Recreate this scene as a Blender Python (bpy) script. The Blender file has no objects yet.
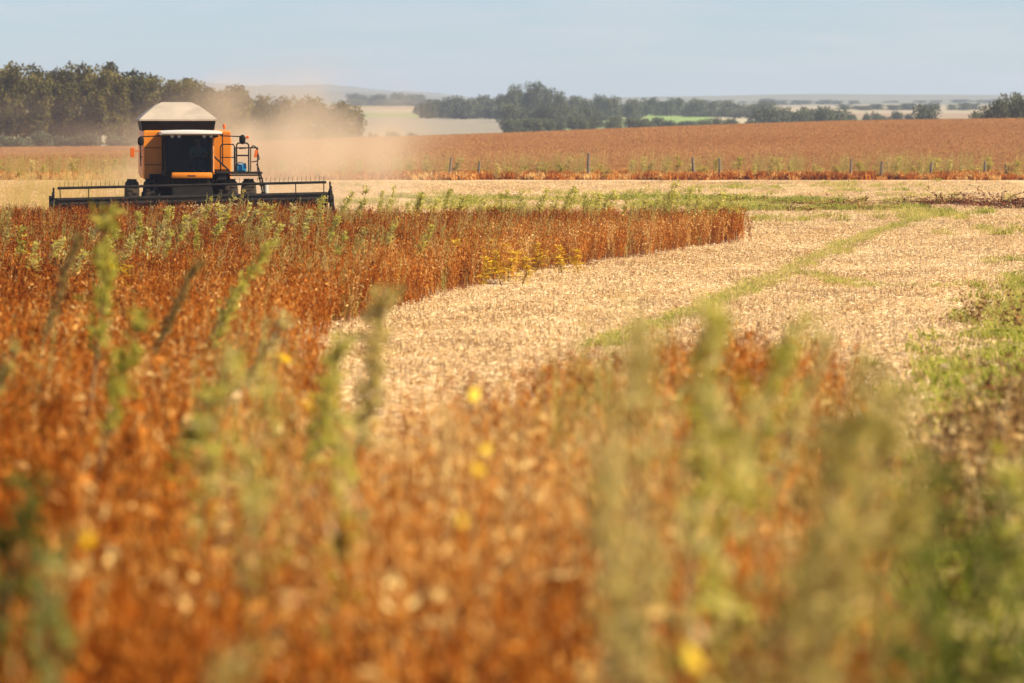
import bpy, bmesh, math, random
import numpy as np
from mathutils import Vector, Matrix, Euler

R = math.radians
sc = bpy.context.scene
COL = sc.collection
FPX = 3840.0          # 135 mm lens on a 36 mm sensor, 1024 px wide
CAMH = 3.75
YH = 112.0            # image row of the true horizon

# ------------------------------------------------------------------ camera
cam_d = bpy.data.cameras.new('camera'); cam = bpy.data.objects.new('camera', cam_d); COL.objects.link(cam)
cam_d.lens = 135.0; cam_d.sensor_width = 36.0
cam_d.clip_start = 0.3; cam_d.clip_end = 20000
cam.location = (0, 0, CAMH)
cam.rotation_euler = (R(90) - math.atan((341.5 - YH) / FPX), 0, 0)
cam_d.dof.use_dof = True; cam_d.dof.focus_distance = 104.0; cam_d.dof.aperture_fstop = 2.3
sc.camera = cam

# ------------------------------------------------------------------ world, sun, exposure
SUN_EL, SUN_AZ = R(44), R(109)
w = bpy.data.worlds.new('World'); sc.world = w; w.use_nodes = True
nt = w.node_tree; nt.nodes.clear()
wo = nt.nodes.new('ShaderNodeOutputWorld'); bg = nt.nodes.new('ShaderNodeBackground')
sky = nt.nodes.new('ShaderNodeTexSky'); sky.sky_type = 'NISHITA'; sky.sun_disc = False
sky.sun_elevation = SUN_EL; sky.sun_rotation = SUN_AZ
sky.altitude = 300; sky.air_density = 1.0; sky.dust_density = 0.1; sky.ozone_density = 6.0
tc = nt.nodes.new('ShaderNodeTexCoord'); mp = nt.nodes.new('ShaderNodeMapping')
mp.inputs['Scale'].default_value = (14, 14, 130)
nz = nt.nodes.new('ShaderNodeTexNoise'); nz.inputs['Scale'].default_value = 1.6; nz.inputs['Detail'].default_value = 5
rp = nt.nodes.new('ShaderNodeValToRGB'); rp.color_ramp.elements[0].position = .42; rp.color_ramp.elements[1].position = .72
rp.color_ramp.elements[0].color = (0, 0, 0, 1); rp.color_ramp.elements[1].color = (.42, .42, .42, 1)
mx = nt.nodes.new('ShaderNodeMixRGB'); mx.inputs['Color2'].default_value = (5.6, 5.6, 5.9, 1)
nt.links.new(tc.outputs['Generated'], mp.inputs['Vector']); nt.links.new(mp.outputs[0], nz.inputs['Vector'])
nt.links.new(nz.outputs['Fac'], rp.inputs[0]); nt.links.new(rp.outputs[0], mx.inputs['Fac'])
sm = nt.nodes.new('ShaderNodeMixRGB'); sm.blend_type = 'MULTIPLY'; sm.inputs['Fac'].default_value = 1; sm.inputs['Color2'].default_value = (.75, .83, 1.0, 1)
nt.links.new(sky.outputs[0], sm.inputs['Color1']); nt.links.new(sm.outputs[0], mx.inputs['Color1']); nt.links.new(mx.outputs[0], bg.inputs['Color'])
bg.inputs['Strength'].default_value = 0.068
nt.links.new(bg.outputs[0], wo.inputs['Surface'])
sd = bpy.data.lights.new('sun', 'SUN'); sd.energy = 5.0; sd.angle = R(.5); sd.color = (1.0, .86, .61)
sun = bpy.data.objects.new('sun', sd); COL.objects.link(sun); sun.location = (60, -20, 60)
S = Vector((math.cos(SUN_EL) * math.sin(SUN_AZ), math.cos(SUN_EL) * math.cos(SUN_AZ), math.sin(SUN_EL)))
sun.rotation_euler = (-S).to_track_quat('-Z', 'Y').to_euler()
vs = sc.view_settings
vs.view_transform = 'Standard'; vs.look = 'None'; vs.gamma = 1; vs.exposure = 0.90; vs.use_curve_mapping = False
cy = sc.cycles
cy.max_bounces = 6; cy.diffuse_bounces = 3; cy.glossy_bounces = 3; cy.transmission_bounces = 4
cy.volume_bounces = 1; cy.transparent_max_bounces = 8
cy.use_denoising = True
try:
    cy.denoiser = 'OPENIMAGEDENOISE'
except Exception:
    pass
cy.use_adaptive_sampling = False
cy.volume_step_rate = 2.0; cy.volume_max_steps = 256
cy.sample_clamp_indirect = 6

# ------------------------------------------------------------------ numeric helpers
def lerp(a, b, t): return a + (b - a) * t
def sstep(a, b, x):
    t = np.clip((np.asarray(x, float) - a) / (b - a), 0, 1); return t * t * (3 - 2 * t)
def hash2(i, j, s):
    n = np.sin(i * 127.1 + j * 311.7 + s * 74.7) * 43758.5453
    return n - np.floor(n)
def vnoise(x, y, s=0):
    x = np.asarray(x, float); y = np.asarray(y, float)
    i = np.floor(x); j = np.floor(y); fx = x - i; fy = y - j
    fx = fx * fx * (3 - 2 * fx); fy = fy * fy * (3 - 2 * fy)
    a = hash2(i, j, s); b = hash2(i + 1, j, s); c = hash2(i, j + 1, s); d = hash2(i + 1, j + 1, s)
    return (a * (1 - fx) + b * fx) * (1 - fy) + (c * (1 - fx) + d * fx) * fy
def fbm(x, y, s=0, n=4):
    v = 0; a = .5
    for k in range(n):
        v = v + a * vnoise(x, y, s + k * 13); x = x * 2.03; y = y * 2.03; a *= .5
    return v / (1 - .5 ** n)

CREST_X = np.array([-140, -57, -43, -17, 0, 14, 28, 37, 57, 140.])
CREST_Y = np.array([151, 150, 149, 140.5, 135.5, 130.5, 126, 123.5, 121, 119.])
def zg(x, y):
    """Ground height: a gentle slope down from the camera, a flat field, a swell with its crest at 430 m, a valley, far hills."""
    x = np.asarray(x, float); y = np.asarray(y, float)
    k = .15
    near = k * np.logaddexp(0, (1.75 - .0242 * y) / k)
    near = np.where(y < 0, 1.75, near)
    bumps = .05 * (fbm(x * .15, y * .15, 5, 3) - .5) * sstep(20, 60, y) * (1 - sstep(190, 215, y))
    xc = x * 430 / np.maximum(y, 430) if False else x
    zc = CAMH - (np.interp(xc, CREST_X, CREST_Y) - YH) / FPX * 430
    u = sstep(212, 435, y)
    z = near + bumps + zc * u
    fall = sstep(430, 560, y)
    z = z * (1 - fall) + fall * (-5.0)
    far = np.interp(y, [560, 700, 900, 1200, 1600, 2400, 3200, 4500, 6500], [-5.0, -.8, .2, 2.6, 5.0, 8.0, 12., 18, 22])
    z = np.where(y > 560, far, z)
    roll = (fbm(x * .004, y * .003, 21, 3) - .5) * 3.0 * sstep(800, 1500, y) + (fbm(x * .0016, y * .0012, 33, 3) - .45) * 22 * sstep(2300, 4000, y)
    z = z + roll
    ang = x / np.maximum(y, 1)
    hill = (15 + 22 * (fbm(x * .012, y * .0007, 71) - .5)) * np.exp(-((ang + .060) / .042) ** 4) * sstep(3000, 4600, y) + 9 * np.exp(-((ang + .11) / .03) ** 2) * sstep(3000, 4600, y)
    return z + hill

def pg(px, py, h=0.0):
    """The ground point (with a thing of height h on it) that lies on the ray through a pixel of the photograph."""
    t = (px - 512) / FPX; sl = (py - YH) / FPX
    lo, hi = 4.0, 428.0
    for _ in range(50):
        m = (lo + hi) / 2
        if CAMH - sl * m > float(zg(t * m, m)) + h: lo = m
        else: hi = m
    return (t * lo, lo)
def at(px, d): return ((px - 512) / FPX * d, d)
def zpix(py, d): return CAMH - (py - YH) / FPX * d

def inpoly(x, y, poly):
    x = np.asarray(x); y = np.asarray(y); ins = np.zeros(x.shape, bool); n = len(poly)
    for i in range(n):
        x0, y0 = poly[i]; x1, y1 = poly[(i + 1) % n]
        c = ((y0 > y) != (y1 > y))
        xi = (x1 - x0) * (y - y0) / ((y1 - y0) if y1 != y0 else 1e-9) + x0
        ins ^= c & (x < xi)
    return ins
def dline(x, y, pts):
    d = np.full(np.shape(x), 1e9)
    for (x0, y0), (x1, y1) in zip(pts[:-1], pts[1:]):
        vx, vy = x1 - x0, y1 - y0; L = vx * vx + vy * vy
        t = np.clip(((x - x0) * vx + (y - y0) * vy) / L, 0, 1)
        d = np.minimum(d, np.hypot(x - x0 - t * vx, y - y0 - t * vy))
    return d

# zones on the ground, world metres
back = [pg(744, 236), pg(560, 237), pg(335, 238)]
mid_edge = [pg(744, 243), pg(690, 250), pg(600, 264), pg(530, 274), pg(480, 286), pg(415, 306), pg(345, 326), pg(290, 344)]
tongue = [pg(262, 366)]
fore_edge = [pg(300, 400, .9), pg(395, 408, .9), pg(450, 372, .9), pg(520, 352, .9), pg(610, 340, .9), pg(700, 330, .9), pg(800, 330, .9), pg(842, 372, .9), pg(848, 450, .9), pg(842, 540, .9), pg(830, 683, .9)]
header_front = [(-5.9, 119.8), (-15.3, 118.4)]
CROP = [(back[0][0], back[0][1] + 1)] + mid_edge + fore_edge + [(.9, 3), (-45, 3), (-45, 118.0)] + header_front[::-1] + [(-5.6, 114)]
TRACK = [pg(960, 214), pg(930, 217), pg(870, 236), pg(800, 268), pg(740, 295), pg(655, 328), pg(600, 352)]
TRACK2 = [pg(800, 275), pg(860, 288), pg(930, 290), pg(990, 285)]
VERGE = [pg(1045, 262), pg(1008, 290), pg(985, 345), pg(955, 420), pg(895, 480), pg(850, 540), pg(815, 620), (1.2, 12), (1.4, 3), (40, 3), (40, 60), (22, 100)]
ROWGREEN = [pg(330, 203), pg(520, 206), pg(735, 207)]

# ------------------------------------------------------------------ materials
def mat(name):
    m = bpy.data.materials.new(name); m.use_nodes = True
    n = m.node_tree; b = n.nodes['Principled BSDF']
    return m, n, b
def L(n, a, b): n.links.new(a, b)
def simple(name, c, rough=.6, var=.25, scale=6, metal=0., spec=.4, c2=None, bump=0.):
    m, n, b = mat(name)
    tcn = n.nodes.new('ShaderNodeTexCoord'); t = n.nodes.new('ShaderNodeTexNoise')
    t.inputs['Scale'].default_value = scale; t.inputs['Detail'].default_value = 6
    r = n.nodes.new('ShaderNodeValToRGB')
    r.color_ramp.elements[0].position = .3; r.color_ramp.elements[1].position = .72
    c2 = c2 or tuple(min(1, x * (1 + var)) for x in c)
    r.color_ramp.elements[0].color = (*[x * (1 - var) for x in c], 1); r.color_ramp.elements[1].color = (*c2, 1)
    L(n, tcn.outputs['Object'], t.inputs['Vector']); L(n, t.outputs['Fac'], r.inputs[0]); L(n, r.outputs[0], b.inputs['Base Color'])
    b.inputs['Roughness'].default_value = rough; b.inputs['Metallic'].default_value = metal; b.inputs['Specular IOR Level'].default_value = spec
    if bump:
        bp = n.nodes.new('ShaderNodeBump'); bp.inputs['Strength'].default_value = bump; bp.inputs['Distance'].default_value = .02
        L(n, t.outputs['Fac'], bp.inputs['Height']); L(n, bp.outputs[0], b.inputs['Normal'])
    return m
def veg(name, stops, transl=.25, tint=True, seedvar=.0, rough=.7):
    """Plant material: the plant's own tone attribute ('tone', 0..1) plus a tone per plant picks from a ramp of plant colours."""
    m, n, b = mat(name)
    a = n.nodes.new('ShaderNodeAttribute'); a.attribute_name = 'tone'
    add = n.nodes.new('ShaderNodeMath'); add.operation = 'ADD'
    if tint == 'obj':
        o = n.nodes.new('ShaderNodeObjectInfo'); src = o.outputs['Random']
        mul = n.nodes.new('ShaderNodeMath'); mul.operation = 'MULTIPLY_ADD'; mul.inputs[1].default_value = .44; mul.inputs[2].default_value = -.22
        L(n, src, mul.inputs[0]); src = mul.outputs[0]
    else:
        i = n.nodes.new('ShaderNodeAttribute'); i.attribute_type = 'INSTANCER'; i.attribute_name = 'tint'; src = i.outputs['Fac']
    L(n, a.outputs['Fac'], add.inputs[0]); L(n, src, add.inputs[1])
    r = n.nodes.new('ShaderNodeValToRGB'); els = r.color_ramp.elements
    while len(els) < len(stops): els.new(.5)
    for e, (p, c) in zip(els, stops): e.position = p; e.color = (*c, 1)
    L(n, add.outputs[0], r.inputs[0])
    d = n.nodes.new('ShaderNodeBsdfDiffuse'); t = n.nodes.new('ShaderNodeBsdfTranslucent'); mxs = n.nodes.new('ShaderNodeMixShader')
    mxs.inputs[0].default_value = transl
    L(n, r.outputs[0], d.inputs['Color']); L(n, r.outputs[0], t.inputs['Color'])
    L(n, d.outputs[0], mxs.inputs[1]); L(n, t.outputs[0], mxs.inputs[2])
    n.nodes.remove(b); L(n, mxs.outputs[0], n.nodes['Material Output'].inputs['Surface'])
    return m

M = {}
M['soy'] = veg('dry_soybean', [(0, (.045, .009, .003)), (.25, (.18, .037, .006)), (.5, (.41, .110, .012)), (.75, (.62, .255, .045)), (1, (.76, .53, .21))], .2)
M['soy_far'] = veg('far_soybean', [(0, (.40, .185, .065)), (.5, (.49, .245, .09)), (1, (.57, .32, .13))], .2)
M['yellow'] = veg('yellowing_leaf', [(0, (.26, .19, .02)), (.5, (.70, .44, .02)), (1, (.82, .62, .09))], .35, 'obj')
M['straw'] = veg('straw', [(0, (.42, .24, .10)), (.22, (.60, .41, .20)), (.6, (.72, .53, .30)), (1, (.82, .66, .42))], .15)
M['grass'] = veg('verge_grass', [(0, (.08, .10, .010)), (.35, (.25, .28, .03)), (.65, (.44, .43, .07)), (1, (.62, .50, .18))], .45)
M['weed'] = veg('weed_green', [(0, (.22, .22, .02)), (.35, (.50, .47, .065)), (.7, (.68, .60, .15)), (1, (.80, .68, .32))], .55, 'obj')
M['weed_olive'] = veg('weed_olive', [(0, (.26, .20, .04)), (.35, (.52, .42, .11)), (.7, (.68, .55, .20)), (1, (.78, .64, .32))], .55, 'obj')
M['weed_brown'] = veg('weed_brown', [(0, (.12, .075, .02)), (.5, (.30, .21, .06)), (1, (.46, .34, .14))], .3, 'obj')
M['euca'] = veg('eucalyptus_leaf', [(0, (.035, .034, .009)), (.35, (.095, .086, .024)), (.7, (.19, .165, .048)), (1, (.29, .24, .075))], .35, 'obj')
M['broad'] = veg('broadleaf_leaf', [(0, (.05, .062, .038)), (.5, (.115, .132, .075)), (1, (.19, .205, .11))], .2, 'obj')  # leaf tones lightened and greyed, so distance haze is partly in the colour
M['bark'] = simple('bark', (.28, .22, .16), .9, .4, 3)
M['stem'] = simple('weed_stem', (.24, .17, .07), .8, .3, 8)

# ------------------------------------------------------------------ object helpers
def tag(o, label=None, cat=None, group=None, kind=None):
    if label: o['label'] = label
    if cat: o['category'] = cat
    if group: o['group'] = group
    if kind: o['kind'] = kind
    return o
def link(name, me, m=None, parent=None, loc=None):
    o = bpy.data.objects.new(name, me)
    COL.objects.link(o)
    if m is not None and me is not None and not me.materials:
        for mm in (m if isinstance(m, (list, tuple)) else [m]): me.materials.append(mm)
    if parent is not None: o.parent = parent
    if loc is not None: o.location = loc
    return o
def empty(name, loc=(0, 0, 0), rz=0.):
    o = bpy.data.objects.new(name, None); COL.objects.link(o); o.location = loc; o.rotation_euler.z = rz; o.empty_display_size = .3
    return o
def copy_tree(o, parent=None):
    c = o.copy(); COL.objects.link(c)
    if parent is not None: c.parent = parent
    for ch in list(o.children): copy_tree(ch, c)
    return c

class NB:
    """Plain vertex and face lists with a 'tone' value per vertex, for plants."""
    def __init__(s): s.v = []; s.f = []; s.t = []
    def add(s, vs, fs, tone):
        n = len(s.v); s.v += [tuple(p) for p in vs]; s.f += [tuple(i + n for i in f) for f in fs]
        s.t += ([tone] * len(vs) if not isinstance(tone, (list, tuple)) else list(tone))
    def leaf(s, p, d, side, ln, wd, tone, bend=.15):
        p = Vector(p); d = Vector(d).normalized(); side = Vector(side)
        side = (side - d * side.dot(d));
        side = side.normalized() if side.length > 1e-5 else d.orthogonal().normalized()
        nn = d.cross(side)
        m = p + d * ln * .5 + nn * ln * bend
        s.add([p, m + side * wd * .5, p + d * ln, m - side * wd * .5], [(0, 1, 2, 3)], tone)
    def pod(s, p, d, ln, r, tone):
        p = Vector(p); d = Vector(d).normalized(); a = d.orthogonal().normalized(); b = d.cross(a)
        m = p + d * ln * .45
        s.add([p, m + a * r, m + b * r, m - a * r, m - b * r, p + d * ln],
              [(0, 2, 1), (0, 3, 2), (0, 4, 3), (0, 1, 4), (5, 1, 2), (5, 2, 3), (5, 3, 4), (5, 4, 1)], tone)
    def stem(s, pts, r0, r1, tone, n=3):
        pts = [Vector(p) for p in pts]; rings = []; base = len(s.v); k = len(pts)
        for i, p in enumerate(pts):
            d = (pts[min(i + 1, k - 1)] - pts[max(i - 1, 0)]).normalized(); a = d.orthogonal().normalized(); b = d.cross(a)
            r = lerp(r0, r1, i / max(1, k - 1))
            for j in range(n):
                an = 2 * math.pi * j / n; s.v.append(tuple(p + (a * math.cos(an) + b * math.sin(an)) * r)); s.t.append(tone)
        for i in range(k - 1):
            for j in range(n):
                s.f.append((base + i * n + j, base + i * n + (j + 1) % n, base + (i + 1) * n + (j + 1) % n, base + (i + 1) * n + j))
    def mesh(s, name):
        me = bpy.data.meshes.new(name); me.from_pydata(s.v, [], s.f)
        a = me.attributes.new('tone', 'FLOAT', 'POINT'); a.data.foreach_set('value', s.t); me.update(); return me

def scatter(name, protos, m, P, rz, scale, tint, idx, tilt=None, kind='stuff'):
    """One object that plants copies of a few prototype meshes on its own points."""
    n = len(P)
    me = bpy.data.meshes.new(name); me.vertices.add(n); me.vertices.foreach_set('co', np.asarray(P, np.float32).ravel())
    rot = np.zeros((n, 3), np.float32); rot[:, 2] = rz
    if tilt is not None: rot[:, :2] = tilt
    a = me.attributes.new('rot', 'FLOAT_VECTOR', 'POINT'); a.data.foreach_set('vector', rot.ravel())
    a = me.attributes.new('scl', 'FLOAT', 'POINT'); a.data.foreach_set('value', np.asarray(scale, np.float32))
    a = me.attributes.new('tint', 'FLOAT', 'POINT'); a.data.foreach_set('value', np.asarray(tint, np.float32))
    a = me.attributes.new('idx', 'INT', 'POINT'); a.data.foreach_set('value', np.asarray(idx, np.int32))
    o = link(name, me, m); o['kind'] = kind
    g = bpy.data.node_groups.new(name + '_planting', 'GeometryNodeTree')
    g.interface.new_socket('Geometry', in_out='INPUT', socket_type='NodeSocketGeometry')
    g.interface.new_socket('Geometry', in_out='OUTPUT', socket_type='NodeSocketGeometry')
    N = g.nodes; gi = N.new('NodeGroupInput'); go = N.new('NodeGroupOutput'); ip = N.new('GeometryNodeInstanceOnPoints'); jn = N.new('GeometryNodeJoinGeometry')
    for pm in protos:
        po = bpy.data.objects.new(pm.name, pm)
        if not pm.materials: pm.materials.append(m)
        oi = N.new('GeometryNodeObjectInfo'); oi.inputs['Object'].default_value = po; oi.inputs['As Instance'].default_value = False
        ti = N.new('GeometryNodeGeometryToInstance'); g.links.new(oi.outputs['Geometry'], ti.inputs[0]); g.links.new(ti.outputs[0], jn.inputs[0])
    def na(t, nm):
        q = N.new('GeometryNodeInputNamedAttribute'); q.data_type = t; q.inputs['Name'].default_value = nm; return q.outputs['Attribute']
    e2r = N.new('FunctionNodeEulerToRotation'); g.links.new(na('FLOAT_VECTOR', 'rot'), e2r.inputs[0])
    g.links.new(gi.outputs[0], ip.inputs['Points']); g.links.new(jn.outputs[0], ip.inputs['Instance'])
    ip.inputs['Pick Instance'].default_value = True
    g.links.new(na('INT', 'idx'), ip.inputs['Instance Index']); g.links.new(e2r.outputs[0], ip.inputs['Rotation']); g.links.new(na('FLOAT', 'scl'), ip.inputs['Scale'])
    g.links.new(ip.outputs[0], go.inputs[0])
    md = o.modifiers.new('planting', 'NODES'); md.node_group = g
    return o
rng = np.random.default_rng(7)
random.seed(11)
def sample(n, x0, x1, y0, y1):
    return rng.uniform(x0, x1, n), rng.uniform(y0, y1, n)
def inview(x, y, margin): return np.abs(x) < .1345 * y + margin

# ------------------------------------------------------------------ ground
def axis(segs):
    out = []
    for a, b, st in segs: out += list(np.arange(a, b, st))
    return np.array(out + [segs[-1][1]], float)
ys = axis([(-60, 6, 4), (6, 130, .6), (130, 245, 1.5), (245, 480, 3), (480, 1600, 20), (1600, 6300, 100)])
xh = axis([(0, 24, .5), (24, 90, 2.2), (90, 420, 15), (420, 2500, 90)])
xs = np.concatenate([-xh[:0:-1], xh])
X, Y = np.meshgrid(xs, ys); Z = zg(X, Y)
nx, ny = len(xs), len(ys)
gm = bpy.data.meshes.new('ground')
co = np.stack([X, Y, Z], -1).reshape(-1, 3)
ii = np.arange(nx * ny).reshape(ny, nx)
quads = np.stack([ii[:-1, :-1], ii[:-1, 1:], ii[1:, 1:], ii[1:, :-1]], -1).reshape(-1, 4)
gm.vertices.add(len(co)); gm.vertices.foreach_set('co', co.astype(np.float32).ravel())
gm.loops.add(quads.size); gm.loops.foreach_set('vertex_index', quads.ravel().astype(np.int32))
gm.polygons.add(len(quads)); gm.polygons.foreach_set('loop_start', np.arange(0, quads.size, 4, dtype=np.int32))
gm.polygons.foreach_set('use_smooth', np.ones(len(quads), bool))
gm.update(calc_edges=True)
def mixc(c, col, f): return c * (1 - f[..., None]) + np.array(col) * f[..., None]
C = np.zeros((ny, nx, 3)) + np.array((.72, .53, .31))
n1 = fbm(X * .25, Y * .10, 3); n2 = fbm(X * .9, Y * .9, 8)
C = mixc(C, (.55, .39, .20), sstep(.45, .7, n1) * .6)
# rows of weeds, soil and straw beyond the crop
bandn = fbm(X * .05, Y * .35, 41)
beyond = sstep(112, 122, Y) * (1 - sstep(205, 212, Y))
C = mixc(C, (.52, .43, .17), beyond * sstep(.50, .62, bandn) * .75)
C = mixc(C, (.34, .13, .06), beyond * sstep(.56, .66, fbm(X * .10, Y * .5, 57)) * sstep(3, 12, X) * (1 - sstep(150, 175, Y)) * .8)
def seg_(x0, y0, x1, y1): return [pg(x0, y0), pg(x1, y1)]
SOILROWS = [(seg_(878, 194, 965, 194.5), 2.4), (seg_(770, 202.5, 868, 203.5), 3.4), (seg_(985, 203, 1030, 204), 4), (seg_(890, 207, 985, 207), 2.0), (seg_(760, 214, 830, 214.5), 1.2), (seg_(820, 197, 850, 197), 2)]
LUSHROWS = [(seg_(722, 201.5, 792, 203.5), 3.2), (seg_(735, 210.5, 775, 211.5), 1.6), (seg_(858, 210.5, 900, 210), 1.7), (seg_(650, 199, 700, 200), 2.5), (seg_(400, 199, 640, 201), .9)]
def rows_mask(x, y, rows):
    v = np.zeros(np.shape(x)); j = (fbm(x * .5, y * .25, 83) - .5) * 3.0
    for pts, wd in rows: v = np.maximum(v, 1 - sstep(wd * .5, wd * 1.2, dline(x, y, pts) + j * .55 * min(1, wd / 2)))
    return v
C = mixc(C, (.26, .27, .05), rows_mask(X, Y, LUSHROWS) * .85)
dg_ = dline(X, Y, ROWGREEN)
C = mixc(C, (.40, .36, .12), (1 - sstep(1.5, 6, dg_)) * sstep(.35, .6, fbm(X * .2, Y * .2, 61)) * .8)
C = mixc(C, (.50, .30, .09), sstep(125, 135, Y) * (1 - sstep(208, 214, Y)) * (1 - sstep(-.105, -.095, X / np.maximum(Y, 1))) * .8)
C = mixc(C, (.24, .085, .035), rows_mask(X, Y, SOILROWS) * .95)
dt = np.minimum(dline(X, Y, TRACK), dline(X, Y, TRACK2) + .3)
C = mixc(C, (.44, .44, .10), (1 - sstep(.05, .4, dt + (n2 - .5) * .7)) * .7)
vm = inpoly(X + (n2 - .5) * 3, Y, VERGE)
C = mixc(C, (.36, .29, .10), vm * 1.0)
cm = inpoly(X, Y, CROP)
C = mixc(C, (.20, .075, .025), cm * 1.0)
# the field beyond the fence, then fields across the valley
fm = sstep(210, 214, Y + (n2 - .5) * 2) * (1 - sstep(470, 520, Y))
C = mixc(C, (.50, .25, .09), fm)
fv = sstep(480, 540, Y)
pal = np.array([(.40, .33, .22), (.36, .31, .20), (.26, .29, .13), (.43, .36, .24), (.36, .25, .16), (.20, .24, .10)])
ci = (np.floor(hash2(np.floor((X + Y * .35) / 150), np.floor((Y + X * .2) / 190), 4) * 5.99)).astype(int)
C = C * (1 - fv[..., None]) + pal[ci] * fv[..., None]
C = mixc(C, (.17, .17, .13), sstep(1900, 2600, Y) * (.75 + .25 * n1))
pale = ((X / np.maximum(Y, 1)) < -.002) & ((X / np.maximum(Y, 1)) > -.06) & (Y > 480) & (Y < 1150)
C[pale] = (.30, .265, .20)
ag = X / np.maximum(Y, 1)
C[(ag > .034) & (ag < .052) & (Y > 900) & (Y < 1500)] = (.24, .34, .10)
C[(ag > .052) & (ag < .068) & (Y > 700) & (Y < 1500)] = (.46, .39, .25)
ca = gm.attributes.new('land', 'FLOAT_COLOR', 'POINT')
ca.data.foreach_set('color', np.concatenate([C.reshape(-1, 3), np.ones((nx * ny, 1))], 1).astype(np.float32).ravel())
m, n, b = mat('field_ground')
at_ = n.nodes.new('ShaderNodeAttribute'); at_.attribute_name = 'land'
tcn = n.nodes.new('ShaderNodeTexCoord')
na_ = n.nodes.new('ShaderNodeTexNoise'); na_.inputs['Scale'].default_value = 2.2; na_.inputs['Detail'].default_value = 8; na_.inputs['Roughness'].default_value = .7
nb_ = n.nodes.new('ShaderNodeTexNoise'); nb_.inputs['Scale'].default_value = 22; nb_.inputs['Detail'].default_value = 5
L(n, tcn.outputs['Object'], na_.inputs['Vector']); L(n, tcn.outputs['Object'], nb_.inputs['Vector'])
mm = n.nodes.new('ShaderNodeMath'); mm.operation = 'MULTIPLY'; L(n, na_.outputs['Fac'], mm.inputs[0]); L(n, nb_.outputs['Fac'], mm.inputs[1])
rr = n.nodes.new('ShaderNodeMapRange'); rr.inputs['From Min'].default_value = .12; rr.inputs['From Max'].default_value = .42; rr.inputs['To Min'].default_value = .55; rr.inputs['To Max'].default_value = 1.3
L(n, mm.outputs[0], rr.inputs['Value'])
vm_ = n.nodes.new('ShaderNodeVectorMath'); vm_.operation = 'SCALE'; L(n, at_.outputs['Color'], vm_.inputs[0]); L(n, rr.outputs[0], vm_.inputs['Scale'])
L(n, vm_.outputs[0], b.inputs['Base Color']); b.inputs['Roughness'].default_value = .95; b.inputs['Specular IOR Level'].default_value = .1
bp = n.nodes.new('ShaderNodeBump'); bp.inputs['Strength'].default_value = .6; bp.inputs['Distance'].default_value = .06
L(n, mm.outputs[0], bp.inputs['Height']); L(n, bp.outputs[0], b.inputs['Normal'])
ground = link('ground', gm, m); ground['kind'] = 'structure'
ground['label'] = 'rolling farmland with pale stubble, brown fields and hazy hills'

# ------------------------------------------------------------------ haze box (air)
def box_mesh(name, x0, x1, y0, y1, z0, z1):
    me = bpy.data.meshes.new(name)
    v = [(x, y, z) for z in (z0, z1) for y in (y0, y1) for x in (x0, x1)]
    me.from_pydata(v, [], [(0, 2, 3, 1), (4, 5, 7, 6), (0, 1, 5, 4), (2, 6, 7, 3), (0, 4, 6, 2), (1, 3, 7, 5)]); me.update(); return me
hz = bpy.data.materials.new('haze_air'); hz.use_nodes = True; hn = hz.node_tree; hn.nodes.clear()
ho = hn.nodes.new('ShaderNodeOutputMaterial'); hv = hn.nodes.new('ShaderNodeVolumePrincipled')
hv.inputs['Color'].default_value = (.66, .78, 1.0, 1); hv.inputs['Density'].default_value = .00021; hv.inputs['Anisotropy'].default_value = .25
hn.links.new(hv.outputs[0], ho.inputs['Volume'])
ztop = float(Z.max()) + 14
haze = link('haze', box_mesh('haze', -2600, 2600, -90, 6400, float(Z.min()) - 1, max(ztop, 30)), hz); haze['kind'] = 'stuff'
haze['label'] = 'pale blue haze in the air over the valley'

# ------------------------------------------------------------------ dust behind the combine
bm = bmesh.new(); bmesh.ops.create_icosphere(bm, subdivisions=3, radius=1.0)
dm = bpy.data.meshes.new('dust_cloud'); bm.to_mesh(dm); bm.free()
def dust_mat(name, dens, col, scale):
    du = bpy.data.materials.new(name); du.use_nodes = True; dn = du.node_tree; dn.nodes.clear(); K = dn.links.new
    do = dn.nodes.new('ShaderNodeOutputMaterial'); dv = dn.nodes.new('ShaderNodeVolumePrincipled')
    dv.inputs['Color'].default_value = (*col, 1); dv.inputs['Anisotropy'].default_value = .2
    dtc = dn.nodes.new('ShaderNodeTexCoord'); dl = dn.nodes.new('ShaderNodeVectorMath'); dl.operation = 'LENGTH'
    dr = dn.nodes.new('ShaderNodeMapRange'); dr.interpolation_type = 'SMOOTHSTEP'
    dr.inputs['From Min'].default_value = 1.0; dr.inputs['From Max'].default_value = .15; dr.inputs['To Min'].default_value = 0; dr.inputs['To Max'].default_value = 1
    dz = dn.nodes.new('ShaderNodeTexNoise'); dz.inputs['Scale'].default_value = scale; dz.inputs['Detail'].default_value = 3
    dzr = dn.nodes.new('ShaderNodeMapRange'); dzr.inputs['From Min'].default_value = .39; dzr.inputs['From Max'].default_value = .7
    m1 = dn.nodes.new('ShaderNodeMath'); m1.operation = 'MULTIPLY'; m2 = dn.nodes.new('ShaderNodeMath'); m2.operation = 'MULTIPLY'; m2.inputs[1].default_value = dens
    K(dtc.outputs['Object'], dl.inputs[0]); K(dl.outputs['Value'], dr.inputs['Value']); K(dtc.outputs['Object'], dz.inputs['Vector'])
    K(dz.outputs['Fac'], dzr.inputs['Value']); K(dr.outputs[0], m1.inputs[0]); K(dzr.outputs[0], m1.inputs[1])
    K(m1.outputs[0], m2.inputs[0]); K(m2.outputs[0], dv.inputs['Density']); K(dv.outputs[0], do.inputs['Volume'])
    return du
dust = link('dust_cloud', dm, dust_mat('dust', .30, (.92, .75, .56), 2.8)); dust.location = (-8.9, 144, 1.5); dust.scale = (7.6, 12.5, 4.8); dust.rotation_euler = (0, R(-6), R(12)); dust['kind'] = 'stuff'
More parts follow.
